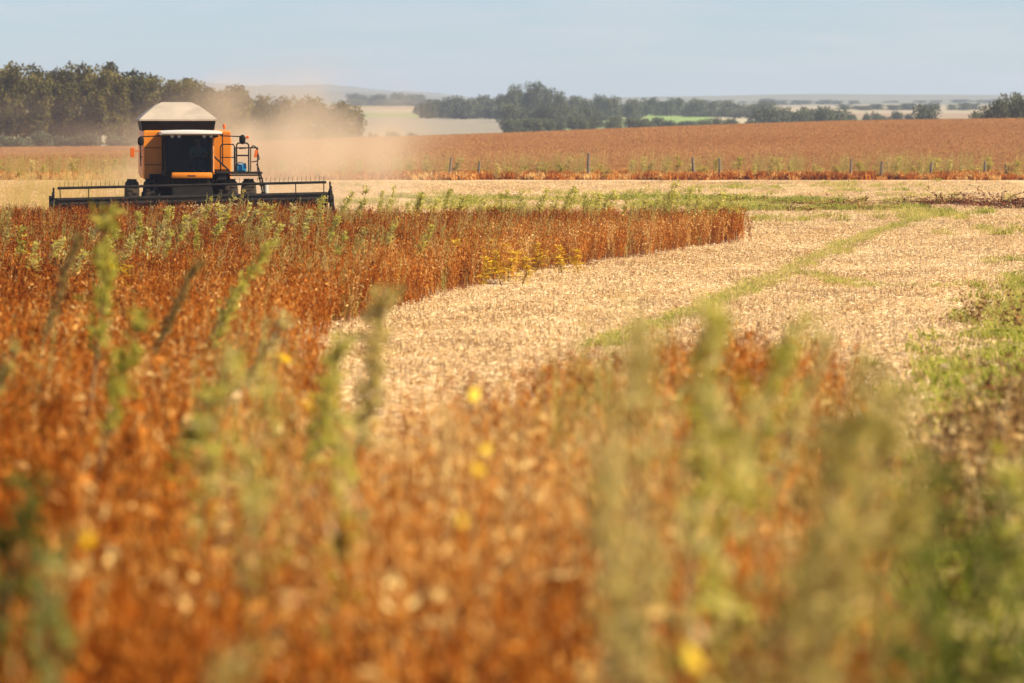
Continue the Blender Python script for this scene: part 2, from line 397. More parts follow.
dust['label'] = 'tan dust blowing out behind the combine harvester'
dust2 = link('drifting_dust', dm.copy(), dust_mat('thin_dust', .0055, (.92, .72, .50), 3)); dust2.data.materials.clear(); dust2.data.materials.append(bpy.data.materials['thin_dust'])
dust2.location = (-36, 330, 0.5); dust2.scale = (38, 80, 6.0); dust2['kind'] = 'stuff'; dust2['label'] = 'thin brown dust drifting before the foot of the left grove'

# ------------------------------------------------------------------ combine harvester
class MB:
    def __init__(s): s.bm = bmesh.new()
    def _x(s, verts, mtx):
        bmesh.ops.transform(s.bm, matrix=mtx, verts=verts)
    def box(s, c, size, rot=(0, 0, 0), bev=.02):
        r = bmesh.ops.create_cube(s.bm, size=1.0); vs_ = r['verts']
        bmesh.ops.scale(s.bm, vec=size, verts=vs_)
        if bev:
            es = list({e for v in vs_ for e in v.link_edges})
            r = bmesh.ops.bevel(s.bm, geom=es, offset=min(bev, min(size) * .3), segments=2, affect='EDGES', profile=.5)
            vs_ = list({v for f in r['faces'] for v in f.verts} | {v for v in vs_ if v.is_valid})
        s._x(vs_, Matrix.Translation(c) @ Euler(rot).to_matrix().to_4x4()); return s
    def cyl(s, p0, p1, r, r2=None, seg=16, cap=True):
        p0 = Vector(p0); p1 = Vector(p1); d = p1 - p0
        q = bmesh.ops.create_cone(s.bm, cap_ends=cap, segments=seg, radius1=r, radius2=r if r2 is None else r2, depth=d.length)
        s._x(q['verts'], Matrix.Translation((p0 + p1) / 2) @ d.to_track_quat('Z', 'Y').to_matrix().to_4x4()); return s
    def tube(s, pts, r, seg=8):
        for a, b_ in zip(pts[:-1], pts[1:]): s.cyl(a, b_, r, seg=seg)
        for p in pts[1:-1]:
            q = bmesh.ops.create_icosphere(s.bm, subdivisions=1, radius=r * 1.02); s._x(q['verts'], Matrix.Translation(p))
        return s
    def sph(s, c, r, sub=2):
        q = bmesh.ops.create_icosphere(s.bm, subdivisions=sub, radius=1.0)
        rr_ = r if isinstance(r, (tuple, list)) else (r, r, r)
        s._x(q['verts'], Matrix.Translation(c) @ Matrix.Diagonal((*rr_, 1))); return s
    def loft(s, rings, cap=True):
        rows = [[s.bm.verts.new(p) for p in rg] for rg in rings]; n = len(rows[0])
        for a, b_ in zip(rows[:-1], rows[1:]):
            for j in range(n): s.bm.faces.new((a[j], a[(j + 1) % n], b_[(j + 1) % n], b_[j]))
        if cap: s.bm.faces.new(rows[0][::-1]); s.bm.faces.new(rows[-1])
        return s
    def prism(s, poly, axis_, a, b_):
        """poly in the two axes other than axis_, pulled from a to b_"""
        def P(u, v, t): return {'x': (t, u, v), 'y': (u, t, v), 'z': (u, v, t)}[axis_]
        return s.loft([[P(u, v, a) for u, v in poly], [P(u, v, b_) for u, v in poly]])
    def done(s, name, m, parent=None, smooth=False):
        bmesh.ops.recalc_face_normals(s.bm, faces=s.bm.faces)
        me = bpy.data.meshes.new(name); s.bm.to_mesh(me); s.bm.free()
        if smooth:
            me.polygons.foreach_set('use_smooth', np.ones(len(me.polygons), bool))
            try: me.set_sharp_from_angle(angle=R(40))
            except Exception: pass
        return link(name, me, m, parent)

orange = simple('orange_paint', (.78, .20, .004), .42, .16, 1.4, spec=.4, c2=(.84, .28, .015))
black = simple('black_paint', (.005, .005, .005), .7, .3, 3, c2=(.012, .010, .009), spec=.12)
darkm = simple('dark_steel', (.011, .010, .010), .65, .35, 5, c2=(.028, .022, .017), spec=.15)
rubber = simple('tyre_rubber', (.010, .009, .009), .9, .3, 9, c2=(.065, .045, .03), spec=.1)
rimm = simple('rim_paint', (.28, .15, .05), .6, .3, 5)
white = simple('white_roof', (.56, .53, .48), .5, .05, 2)
tarp = simple('tan_tarpaulin', (.36, .30, .235), .85, .18, 1.6, bump=.25)
inner = simple('cab_interior', (.014, .014, .015), .8, .2, 4)
bluep = simple('blue_plastic', (.02, .26, .46), .4, .12, 6)
amber = simple('amber_reflector', (.75, .14, .01), .3, .1, 6)
hay = simple('chaff_on_metal', (.52, .38, .22), .9, .3, 12)
decal = simple('decal_ink', (.03, .022, .015), .5, .1, 6)
gls, gn_, gb_ = mat('tinted_glass')
gn_.nodes.remove(gb_)
tr = gn_.nodes.new('ShaderNodeBsdfTransparent'); tr.inputs[0].default_value = (.62, .66, .64, 1)
gl = gn_.nodes.new('ShaderNodeBsdfGlossy'); gl.inputs['Roughness'].default_value = .03; gl.inputs['Color'].default_value = (.13, .14, .14, 1)
fr = gn_.nodes.new('ShaderNodeFresnel'); fr.inputs['IOR'].default_value = 1.45; mg = gn_.nodes.new('ShaderNodeMixShader')
L(gn_, fr.outputs[0], mg.inputs[0]); L(gn_, tr.outputs[0], mg.inputs[1]); L(gn_, gl.outputs[0], mg.inputs[2]); L(gn_, mg.outputs[0], gn_.nodes['Material Output'].inputs['Surface'])

CX, CY, CYAW = -10.38, 124.0, R(7.6)
comb = empty('combine_harvester', (CX, CY, float(zg(CX, CY))), CYAW)
tag(comb, 'orange combine harvester with black header, cutting the brown soybean field', 'combine harvester')
# body
q = MB(); q.box((-.05, 2.9, 2.36), (2.84, 4.0, 1.6), bev=.08); q.box((0, 5.6, 2.2), (2.5, .8, 1.2), bev=.15); q.done('body', orange, comb, True)
q = MB(); q.box((0, 2.9, 1.3), (1.9, 5.0, .55)); q.box((0, .15, .82), (3.0, .34, .36)); q.box((0, 4.0, .6), (2.2, .2, .2)); q.box((0, 6.0, 1.3), (1.7, 1.0, .7)); q.done('chassis', black, comb)
for sx in (-1, 1):
    q = MB()
    for k in range(4): q.box((-.05 + sx * 1.428, 1.5 + k * 1.0, 2.3), (.03, .92, 1.2), bev=.012)
    q.done('side_panel', orange, comb)
q = MB(); q.prism([(-1.45, 1.6), (-.86, 1.6), (-.86, 3.1), (-1.45, 3.1)], 'y', .862, .89); q.done('front_panel', orange, comb)
q = MB(); q.prism([(.70, 1.9), (1.35, 1.9), (1.35, 3.1), (.70, 3.1)], 'y', .862, .89); q.done('front_panel', orange, comb)
for zz in (2.05, 2.6):
    q = MB(); q.box((-1.15, .858, zz), (.56, .012, .018), bev=0); q.done('panel_seam', black, comb)
q = MB(); q.box((1.1, .858, 2.55), (.018, .012, 1.1), bev=0); q.done('panel_seam', black, comb)
q = MB()
for k in range(7): q.box((-.05 - 1.452, 2.2, 2.2 + k * .1), (.03, .75, .035), (0, R(25), 0), 0)
q.done('side_grille', black, comb)
# grain tank and tarpaulin
def rect(hx, y0, y1, z): return [(-hx - .31, y0, z), (hx - .31, y0, z), (hx - .31, y1, z), (-hx - .31, y1, z)]
q = MB(); q.loft([rect(1.16, 1.45, 4.5, 3.15), rect(1.22, 1.4, 4.6, 3.49)]); q.done('grain_tank', black, comb)
q = MB()
rings = [rect(1.28, 1.3, 4.7, 3.47), rect(1.27, 1.3, 4.7, 3.52), rect(1.06, 1.7, 4.4, 3.70), rect(.74, 2.25, 3.9, 3.95), rect(.50, 2.6, 3.55, 4.07), rect(.42, 2.7, 3.45, 4.085)]
q.loft(rings); q.done('tank_cover', tarp, comb)
# cab
q = MB()
for sx in (-1, 1):
    q.box((sx * .74 - .1, -.84, 2.45), (.07, .07, 1.28), (R(-4), 0, 0), .015); q.box((sx * .74 - .1, .74, 2.45), (.09, .09, 1.28), bev=.015)
q.box((-.1, -.02, 1.77), (1.58, 1.75, .12)); q.box((-.1, .8, 2.45), (1.52, .06, 1.28)); q.box((-.82, -.02, 2.0), (.05, 1.5, .4)); q.done('cab_frame', black, comb)
q = MB(); q.box((.70, -.86, 2.45), (.045, .05, 1.24), (R(-4), 0, 0), .01); q.done('door_post', simple('orange_post', (.70, .30, .10), .5), comb)
q = MB()
def roofring(z, hx, y0, y1, crown): 
    pts = []
    for i in range(9): u = -1 + i / 4; pts.append((u * hx, y0 - .10 * (1 - u * u), z - crown * u * u))
    for i in range(9): u = 1 - i / 4; pts.append((u * hx, y1, z - crown * u * u))
    return pts
q.loft([roofring(3.02, .96, -1.15, 1.1, .0), roofring(3.07, .97, -1.22, 1.12, .0), roofring(3.14, .97, -1.2, 1.12, .012), roofring(3.18, .86, -1.05, 1.0, .02)])
q.done('cab_roof', white, comb, True)
q = MB(); q.box((0, -.93, 2.985), (1.7, .12, .07))
q.done('light_bar', black, comb)
for lx in (-.62, -.4, .4, .62):
    q = MB(); q.cyl((lx, -1.03, 2.985), (lx, -.985, 2.985), .055, .05, 14); q.done('work_light', simple('lamp_glass', (.5, .5, .48), .15, .1), comb)
q = MB(); q.box((-.1, -.885, 2.44), (1.41, .012, 1.22), (R(-4), 0, 0), 0); q.done('windscreen', gls, comb)
for sx in (-1, 1):
    q = MB(); q.box((sx * .765 - .1, -.03, 2.47), (.012, 1.44, 1.16), bev=0); q.done('side_window', gls, comb)
q = MB(); q.box((.26, .34, 2.02), (.5, .48, .14), bev=.05); q.box((.26, .58, 2.42), (.48, .12, .62), (R(-8), 0, 0), .05); q.done('seat', inner, comb)
q = MB(); q.cyl((.26, -.5, 1.83), (.26, -.26, 2.3), .035, seg=10)
rw = []
for i in range(17):
    a_ = i * math.pi * 2 / 16; rw.append(Vector((.26 + .19 * math.cos(a_), -.26 + .19 * math.sin(a_) * .85, 2.31 + .19 * math.sin(a_) * .5)))
q.tube(rw, .014, 6); q.tube([rw[0], rw[8]], .012, 6); q.done('steering_wheel', inner, comb)
# bumper console with illegible maker's lettering
q = MB(); q.box((0, -1.02, 1.73), (1.3, .22, .19), bev=.05); bump_ = q.done('front_bumper', orange, comb, True)
q = MB()
lx = -.12
for wd, hs in ((.035, .05), (.03, .04), (.036, .05), (.02, .05), (.034, .04), (.03, .05)):
    q.box((lx, -1.134, 1.722), (wd, .006, hs), bev=0); lx += wd + .012
q.done('maker_lettering', decal, bump_)
# feeder house
q = MB(); q.loft([[(-.62, .6, 1.0), (.62, .6, 1.0), (.62, .6, 1.62), (-.62, .6, 1.62)], [(-.62, -.9, .62), (.62, -.9, .62), (.62, -.9, 1.5), (-.62, -.9, 1.5)], [(-.66, -2.2, .34), (.66, -2.2, .34), (.66, -2.2, 1.02), (-.66, -2.2, 1.02)]])
q.done('feeder_house', black, comb)
q = MB(); q.box((-.95, .55, 1.45), (.3, .5, .6)); q.box((.95, .55, 1.5), (.3, .5, .5)); q.box((0, .55, 1.6), (2.6, .5, .3)); q.done('engine_bay_guard', black, comb)
# wheels
def wheel(x, y, r, wd):
    q = MB(); q.bm.free(); q = MB()
    prof = [(.52 * r, -.42 * wd), (.78 * r, -.5 * wd), (.90 * r, -.47 * wd), (.98 * r, -.30 * wd), (1.0 * r, -.1 * wd), (1.0 * r, .1 * wd), (.98 * r, .30 * wd), (.90 * r, .47 * wd), (.78 * r, .5 * wd), (.52 * r, .42 * wd)]
    N = 36
    q.loft([[(x + p[1], y + p[0] * math.cos(2 * math.pi * k / N), r + p[0] * math.sin(2 * math.pi * k / N)) for k in range(N)] for p in prof], False)
    for k in range(20):
        for sd_ in (-1, 1):
            an = 2 * math.pi * (k + (.5 if sd_ > 0 else 0)) / 20
            q.box((x + sd_ * wd * .17, y + math.cos(an) * r * 1.0, r + math.sin(an) * r * 1.0), (wd * .34, .055, .05), (an - math.pi / 2, 0, 0), 0)
    t = q.done('tyre', rubber, None, True)
    q = MB()
    for sd_ in (-1, 1):
        q.cyl((x + sd_ * .1 * wd, y, r), (x + sd_ * .36 * wd, y, r), .50 * r, .54 * r, 28)
        q.cyl((x + sd_ * .3 * wd, y, r), (x + sd_ * .42 * wd, y, r), .17 * r, .13 * r, 16)
        for k in range(8):
            an = k * math.pi / 4; q.cyl((x + sd_ * .36 * wd, y + .3 * r * math.cos(an), r + .3 * r * math.sin(an)), (x + sd_ * .385 * wd, y + .3 * r * math.cos(an), r + .3 * r * math.sin(an)), .025, seg=6)
    h = q.done('rim', rimm, None)
    e = bpy.data.objects.new('wheel', None); COL.objects.link(e); e.parent = comb; t.parent = e; h.parent = e
for x_ in (-1.88, -1.29, 1.29, 1.88): wheel(x_, 0, .79, .45)
for x_ in (-1.25, 1.25): wheel(x_, 4.0, .58, .36)
# platform, rails, ladder on the driver's left
q = MB(); q.box((1.55, .0, 1.8), (1.5, .9, .07)); q.box((1.0, .0, 1.66), (.3, .8, .2)); q.done('platform', darkm, comb)
q = MB(); q.tube([(.95, -.4, 1.83), (.95, -.4, 2.62), (1.0, -.4, 2.72), (1.36, -.4, 2.72), (1.4, -.4, 2.66), (1.4, -.4, 1.83)], .02); q.tube([(.95, -.4, 2.3), (1.4, -.4, 2.3)], .016)
q.done('handrail', darkm, comb)
q = MB(); q.tube([(.72, -.5, 2.35), (1.25, -.42, 1.86)], .028); q.done('stay_bar', darkm, comb)
q = MB()
q.tube([(1.47, -.42, 1.83), (1.47, -.42, 2.7), (1.52, -.42, 2.76), (1.8, -.42, 2.76), (1.86, -.42, 2.7), (1.86, -.42, 1.83)], .024)
q.tube([(1.47, -.42, 2.36), (1.86, -.42, 2.36)], .026); q.tube([(1.55, -.42, 2.58), (1.8, -.42, 2.6)], .02); q.tube([(1.47, .4, 1.83), (1.47, .4, 2.6), (2.2, .4, 2.6), (2.2, .4, 1.83)], .02)
q.tube([(1.47, -.42, 2.05), (1.47, .4, 2.05)], .016)
q.done('handrail', darkm, comb)
q = MB(); q.tube([(2.12, -.42, 2.1), (2.3, -.44, 1.55), (2.42, -.44, .75)], .026); q.tube([(2.2, .12, 1.82), (2.42, .1, .75)], .026)
for k in range(4):
    t_ = k / 3.5; q.box((lerp(2.26, 2.42, t_), -.16, lerp(1.62, .8, t_)), (.14, .56, .035))
q.done('ladder', darkm, comb)
q = MB(); q.tube([(1.92, -.44, 1.86), (1.92, -.44, 2.6), (2.0, -.44, 2.68), (2.1, -.44, 2.62), (2.2, -.44, 2.25), (2.12, -.44, 2.18), (1.95, -.44, 2.15)], .018); q.done('rail_loop', darkm, comb)
q = MB(); q.box((2.09, -.45, 2.42), (.09, .03, .24), (0, R(12), 0), .01); q.done('amber_marker', amber, comb)
q = MB(); q.box((2.46, .3, 1.25), (.12, .5, .5), bev=.05); q.done('white_board', white, comb)  # plain white board behind the ladder, carries no lamp
q = MB(); q.box((1.75, .0, 1.72), (1.0, 1.0, .04)); q.done('mudguard', darkm, comb)
# mirrors
for sx, zz in ((1, 2.88), (-1, 2.83)):
    q = MB(); q.tube([(sx * .9, -1.0, 3.0), (sx * 1.62, -1.0, 2.97)], .018); q.sph((sx * 1.62, -1.02, zz), (.11, .05, .16)); q.done('mirror', black, comb, True)
q = MB(); q.box((1.78, -.98, 2.95), (.1, .06, .09), bev=.02); q.done('turn_light', amber, comb)
q = MB(); q.tube([(-1.5, .8, 2.5), (-1.78, .78, 2.5)], .015); q.box((-1.83, .76, 2.45), (.14, .04, .3), bev=.015); q.done('amber_marker', amber, comb)
q = MB(); q.tube([(-1.56, .7, 2.0), (-1.58, .7, 2.75)], .018); q.tube([(-1.5, .72, 2.3), (-1.6, .7, 2.3)], .014); q.done('grab_rail', darkm, comb)
q = MB(); q.cyl((1.16, 1.0, 3.19), (1.16, 1.0, 3.26), .03); q.cyl((1.16, 1.0, 3.26), (1.16, 1.0, 3.36), .06, .045); q.done('beacon', amber, comb, True)
# header
hd = bpy.data.objects.new('header', None); COL.objects.link(hd); hd.parent = comb; hd.location = (-.06, -2.3, -0.04); hd.rotation_euler = (0, R(-1.15), 0)
W2 = 4.34
q = MB(); q.loft([[(-W2, .1, .22), (W2, .1, .22), (W2, .14, .22), (-W2, .14, .22)], [(-W2, .18, 1.1), (W2, .18, 1.1), (W2, .23, 1.1), (-W2, .23, 1.1)]])
q.box((0, .24, 1.1), (2 * W2, .14, .14)); q.box((0, -.5, .19), (2 * W2, 1.2, .05)); q.done('back_sheet', black, hd)
q = MB(); q.cyl((-W2 + .05, -.25, .52), (W2 - .05, -.25, .52), .17, seg=20)
for side in (-1, 1):
    for k in range(40):
        a0 = k * .7; xx = side * (W2 - .1 - k * .098)
        q.box((xx, -.25 + .24 * math.cos(a0), .52 + .24 * math.sin(a0)), (.02, .16, .16), (a0, 0, 0), 0)
q.done('auger', darkm, hd)
q = MB(); q.box((0, -1.12, .16), (2 * W2, .08, .06))
for k in range(118): q.prism([(-W2 + .04 + k * .0764, -1.12), (-W2 + .075 + k * .0764, -1.12), (-W2 + .0575 + k * .0764, -1.27)], 'z', .145, .17)
q.done('cutter_bar', darkm, hd)
rc = Vector((0, -.85, .98)); RR = .52
rl = bpy.data.objects.new('reel', None)
q = MB(); q.cyl((-W2 + .15, rc.y, rc.z), (W2 - .15, rc.y, rc.z), .06, seg=12)
bats = []
for k in range(5):
    an = math.pi / 2 + k * 2 * math.pi / 5; by, bz = rc.y + RR * math.cos(an), rc.z + RR * math.sin(an)
    bats.append((by, bz)); q.cyl((-W2 + .12, by, bz), (W2 - .12, by, bz), .042, seg=10)
for x_ in (-W2 + .2, -3.25, -1.2, 1.2, 3.25, W2 - .2):
    for i, (by, bz) in enumerate(bats):
        q.box((x_, (by + rc.y) / 2, (bz + rc.z) / 2), (.03, .05, RR), (math.atan2(bz - rc.z, by - rc.y) - math.pi / 2, 0, 0), 0)
rl = q.done('reel', darkm, hd)
q = MB()
for (by, bz) in bats:
    for k in range(60):
        x_ = -W2 + .2 + k * (2 * W2 - .4) / 59; up = bz > rc.z + .4
        q.cyl((x_, by, bz), (x_ + .01, by - .03, bz + (.20 if up else -.2)), .008, .005, 5, False)
q.done('reel_tines', darkm, hd)['kind'] = 'stuff'
for sx in (-1, 1):
    q = MB(); q.prism([(.3, .15), (.3, 1.15), (.05, 1.25), (-.9, .6), (-1.5, .28), (-1.5, .15)], 'x', sx * W2 + sx * .06, sx * W2 + sx * .14)
    q.loft([[(sx * (W2 + .02), -1.3, .16), (sx * (W2 + .2), -1.3, .16), (sx * (W2 + .2), -1.3, .46), (sx * (W2 + .02), -1.3, .46)], [(sx * (W2 + .08), -2.3, .12), (sx * (W2 + .12), -2.3, .12), (sx * (W2 + .12), -2.3, .16), (sx * (W2 + .08), -2.3, .16)]])
    q.done('end_divider', black, hd)
    q = MB(); q.box((sx * (W2 + .03), -.32, 1.22), (.06, 1.15, .1), (R(-12), 0, 0)); q.cyl((sx * (W2 - .02), rc.y, rc.z), (sx * (W2 + .1), rc.y, rc.z), .13)
    q.cyl((sx * (W2 + .03), .2, .85), (sx * (W2 + .03), -.4, 1.2), .035, seg=10)
    q.tube([(sx * W2, -.85, 1.0), (sx * W2, -.85, 1.52)], .03)
    q.done('reel_arm', darkm, hd)
q = MB()
r2 = random.Random(3)
for k in range(90):
    x_ = r2.uniform(-1.4, 1.7); q.box((x_, -.05 + r2.uniform(-.1, .1), .74 + r2.uniform(0, .16) * (1 - abs(x_ - .6) / 2.4)), (r2.uniform(.06, .2), .03, .03), (r2.uniform(-1, 1), r2.uniform(-1, 1), r2.uniform(0, 3)), 0)
q.done('chaff_heap', hay, hd)

# blue jerrycan on the platform
def jerrycan():
    t_ = empty('blue_jerrycan', (0, 0, 0)); 
    q = MB(); q.box((0, 0, .12), (.36, .22, .24), bev=.05); q.tube([(-.1, 0, .23), (-.08, 0, .29), (.06, 0, .29), (.08, 0, .23)], .016); q.done('can_body', bluep, t_, True)
    q = MB(); q.cyl((.13, 0, .23), (.13, 0, .27), .035); q.done('cap', black, t_); return t_
jc = jerrycan(); jc.matrix_world = comb.matrix_basis @ Matrix.Translation((1.62, -.18, 1.838))
tag(jc, 'blue plastic jerrycan standing on the combine platform beside the railing', 'jerrycan')

# operator in the cab
def skin_body(name, joints, edges, m):
    me = bpy.data.meshes.new(name); me.from_pydata([j[0] for j in joints], [], edges)
    o = bpy.data.objects.new(name, me); COL.objects.link(o)
    md = o.modifiers.new('skin', 'SKIN'); md.use_smooth_shade = True
    if not me.skin_vertices: me.skin_vertices.new()
    for i, j in enumerate(joints):
        me.skin_vertices[0].data[i].radius = (j[1], j[2] if len(j) > 2 else j[1]); me.skin_vertices[0].data[i].use_root = (i == 0)
    sb = o.modifiers.new('sub', 'SUBSURF'); sb.levels = 1; sb.render_levels = 2
    me.materials.append(m); return o
skin = simple('skin', (.42, .22, .14), .6, .1, 6); shirt = simple('green_shirt', (.16, .27, .20), .8, .12, 6); trous = simple('dark_trousers', (.03, .035, .06), .85, .2, 6); capm = simple('dark_cap', (.04, .04, .035), .8, .2, 6)
J = [((0, 0, .12), .15, .12), ((0, .03, .32), .15, .11), ((0, .04, .50), .17, .11), ((0, .02, .60), .07), ((0, .0, .68), .055), ((0, -.02, .76), .085, .10), ((0, -.02, .85), .075, .085),
     ((.19, .02, .53), .06), ((.25, -.08, .30), .045), ((.16, -.34, .26), .034), ((-.19, .02, .53), .06), ((-.25, -.08, .30), .045), ((-.16, -.34, .26), .034),
     ((.1, -.1, .10), .085), ((.14, -.42, .11), .065), ((.13, -.5, -.28), .045), ((.13, -.62, -.31), .04), ((-.1, -.1, .10), .085), ((-.14, -.42, .11), .065), ((-.13, -.5, -.28), .045), ((-.13, -.62, -.31), .04)]
E = [(0, 1), (1, 2), (2, 3), (3, 4), (4, 5), (5, 6), (2, 7), (7, 8), (8, 9), (2, 10), (10, 11), (11, 12), (0, 13), (13, 14), (14, 15), (15, 16), (0, 17), (17, 18), (18, 19), (19, 20)]
per = skin_body('person', J, E, skin)
per.matrix_world = comb.matrix_basis @ Matrix.Translation((.26, .24, 2.06))
tag(per, 'combine operator in a green shirt and dark cap, seated at the wheel', 'person')
def per_part(name, joints, edges, m):
    o = skin_body(name, joints, edges, m); o.parent = per; return o
per_part('shirt', [((0, 0, .13), .165, .135), ((0, .03, .32), .165, .125), ((0, .04, .50), .18, .12), ((.19, .02, .53), .07), ((.235, -.05, .38), .058), ((-.19, .02, .53), .07), ((-.235, -.05, .38), .058)], [(0, 1), (1, 2), (2, 3), (3, 4), (2, 5), (5, 6)], shirt)
per_part('trousers', [((0, 0, .11), .165, .135), ((.1, -.1, .10), .098), ((.14, -.42, .11), .078), ((.13, -.49, -.22), .06), ((-.1, -.1, .10), .098), ((-.14, -.42, .11), .078), ((-.13, -.49, -.22), .06)], [(0, 1), (1, 2), (2, 3), (0, 4), (4, 5), (5, 6)], trous)
for sx in (-1, 1):
    q = MB(); q.box((sx * .155, -.38, .265), (.075, .09, .03), (0, 0, 0), .01)
    for f in range(4): q.tube([(sx * (.125 + f * .02), -.42, .27), (sx * (.125 + f * .02), -.46 - .008 * (f in (1, 2)), .265), (sx * (.125 + f * .02), -.475, .235)], .009, 6)
    q.tube([(sx * .118, -.36, .265), (sx * .095, -.40, .25), (sx * .1, -.43, .235)], .010, 6)
    q.done('hand', skin, per, True)
q = MB(); q.sph((0, -.015, .875), (.098, .112, .075)); q.box((0, -.14, .865), (.15, .11, .012), (R(10), 0, 0), .004); q.done('cap', capm, per, True)
for sx in (-1, 1):
    q = MB(); q.sph((sx * .034, -.112, .795), .011, 1); q.done('eye', inner, per, True)
    q = MB(); q.sph((sx * .088, -.01, .79), (.014, .022, .03), 1); q.done('ear', skin, per, True)
q = MB(); q.sph((0, -.125, .77), (.014, .02, .02), 1); q.done('nose', skin, per, True)
q = MB(); q.box((0, -.113, .735), (.045, .01, .008), bev=.002); q.done('mouth', skin, per, True)

# ------------------------------------------------------------------ trees
def tree_proto(kind, seed):
    r = random.Random(seed); H = 10.0; T = NB(); Cn = NB()
    if kind == 'euca':
        limbs = 11; z0 = .22; spread = .17; lob = (.075, .13); trunk_h = .86; npl = 60; ls = .034
    elif kind == 'round':
        limbs = 14; z0 = .04; spread = .36; lob = (.13, .20); trunk_h = .62; npl = 62; ls = .046
    else:
        limbs = 11; z0 = .06; spread = .46; lob = (.17, .26); trunk_h = .45; npl = 60; ls = .07
    bx, by = r.uniform(-.04, .04), r.uniform(-.04, .04)
    def tp(t): return Vector((bx * H * t * t + .012 * H * math.sin(t * 7 + seed), by * H * t * t, t * trunk_h * H))
    T.stem([tp(i / 7) for i in range(8)], .022 * H if kind == 'euca' else .03 * H, .004 * H, .5, 7)
    cs = []
    for i in range(limbs):
        t = lerp(z0, .97, (i + r.random() * .7) / limbs); a = i * 2.4 + r.uniform(-.4, .4)
        p0 = tp(t); up = r.uniform(.5, 1.2) if kind != 'bush' else r.uniform(.2, .7)
        prof = math.sin(math.pi * min(1, .25 + .75 * (1 - abs(t - .55)))) if kind == 'euca' else math.sqrt(max(.08, 1 - (t - .35) ** 2 * 1.9))
        ln = spread * H * (prof + .25) * r.uniform(.55, 1.05)
        d = Vector((math.cos(a), math.sin(a), up))
        d.normalize(); p1 = p0 + d * ln; pm = (p0 + p1) / 2 + Vector((0, 0, -.03 * H * r.random()))
        T.stem([p0, pm, p1], .009 * H, .003 * H, .5, 5)
        cs.append((p1, r.uniform(*lob) * H)); 
        if r.random() < .75: cs.append((pm + Vector((r.uniform(-1, 1), r.uniform(-1, 1), r.uniform(0, 1))) * .05 * H, r.uniform(*lob) * H * .8))
    cs.append((tp(1) + Vector((0, 0, .02 * H)), lob[1] * H))
    if kind == 'round':
        for i in range(6):
            a = i * 1.05 + r.random(); cs.append((Vector((math.cos(a) * .30 * H, math.sin(a) * .30 * H, r.uniform(.08, .2) * H)), .17 * H))
    for c, rad in cs:
        lobe_t = r.uniform(-.14, .14)
        for k in range(npl):
            while True:
                v = Vector((r.uniform(-1, 1), r.uniform(-1, 1), r.uniform(-1, 1)))
                if .25 < v.length < 1: break
            v = v * (v.length ** -.35)
            if r.random() < .1: v *= 1.25
            p = c + Vector((v.x * rad, v.y * rad, v.z * rad * .85))
            tone = .5 + lobe_t + r.uniform(-.2, .2)
            for j in range(2):
                d = Vector((r.uniform(-1, 1), r.uniform(-1, 1), r.uniform(-1, .6)))
                Cn.leaf(p + Vector((r.uniform(-1, 1), r.uniform(-1, 1), r.uniform(-1, 1))) * ls * H * .4, d, (r.uniform(-1, 1), r.uniform(-1, 1), r.uniform(-1, 1)), ls * H * r.uniform(.8, 1.5), ls * H * r.uniform(.6, 1.0), tone, r.uniform(-.2, .2))
    top = max(v[2] for v in Cn.v)
    return T.mesh('trunk'), Cn.mesh('crown'), top
PROTO = {}
for kind, cnt, mk in (('euca', 6, 'euca'), ('round', 5, 'broad'), ('bush', 3, 'broad')):
    PROTO[kind] = []
    for i in range(cnt):
        tm, cmh, top = tree_proto(kind, 100 + i * 7 + len(kind))
        tm.materials.append(M['bark']); cmh.materials.append(M[mk])
        PROTO[kind].append((tm, cmh, top))
ORD = ['first', 'second', 'third', 'fourth', 'fifth', 'sixth', 'seventh', 'eighth', 'ninth', 'tenth', 'eleventh', 'twelfth', 'thirteenth', 'fourteenth', 'fifteenth', 'sixteenth', 'seventeenth', 'eighteenth', 'nineteenth', 'twentieth']
def ordi(i):
    if i < 20: return ORD[i]
    tens = {2: 'twenty', 3: 'thirty', 4: 'forty', 5: 'fifty', 6: 'sixty', 7: 'seventy', 8: 'eighty'}[(i + 1) // 10]
    k = (i + 1) % 10
    return tens + '-' + ORD[k - 1] if k else tens[:-1] + 'ieth'
rt = random.Random(5)
def tree(name, kind, px, ytop, d, wpx, label, group, cat='tree'):
    x, y = at(px, d); z = float(zg(x, y)) - .05
    zt = zpix(ytop, d); h = max(1.0, zt - z)
    tm, cmh, top = PROTO[kind][rt.randrange(len(PROTO[kind]))]
    e = empty(name, (x, y, z), rt.uniform(0, 6.28)); tag(e, label, cat, group)
    sz = h / top; base_w = {'euca': .50, 'round': .95, 'bush': 1.15}[kind] * 10
    sx = (wpx / FPX * d) / base_w; sx = min(max(sx, sz * .45), sz * 3.0)
    for nm, me in (('trunk', tm), ('crown', cmh)):
        o = bpy.data.objects.new(nm, me); COL.objects.link(o); o.parent = e; o.scale = (sx, sx, sz)
    return e
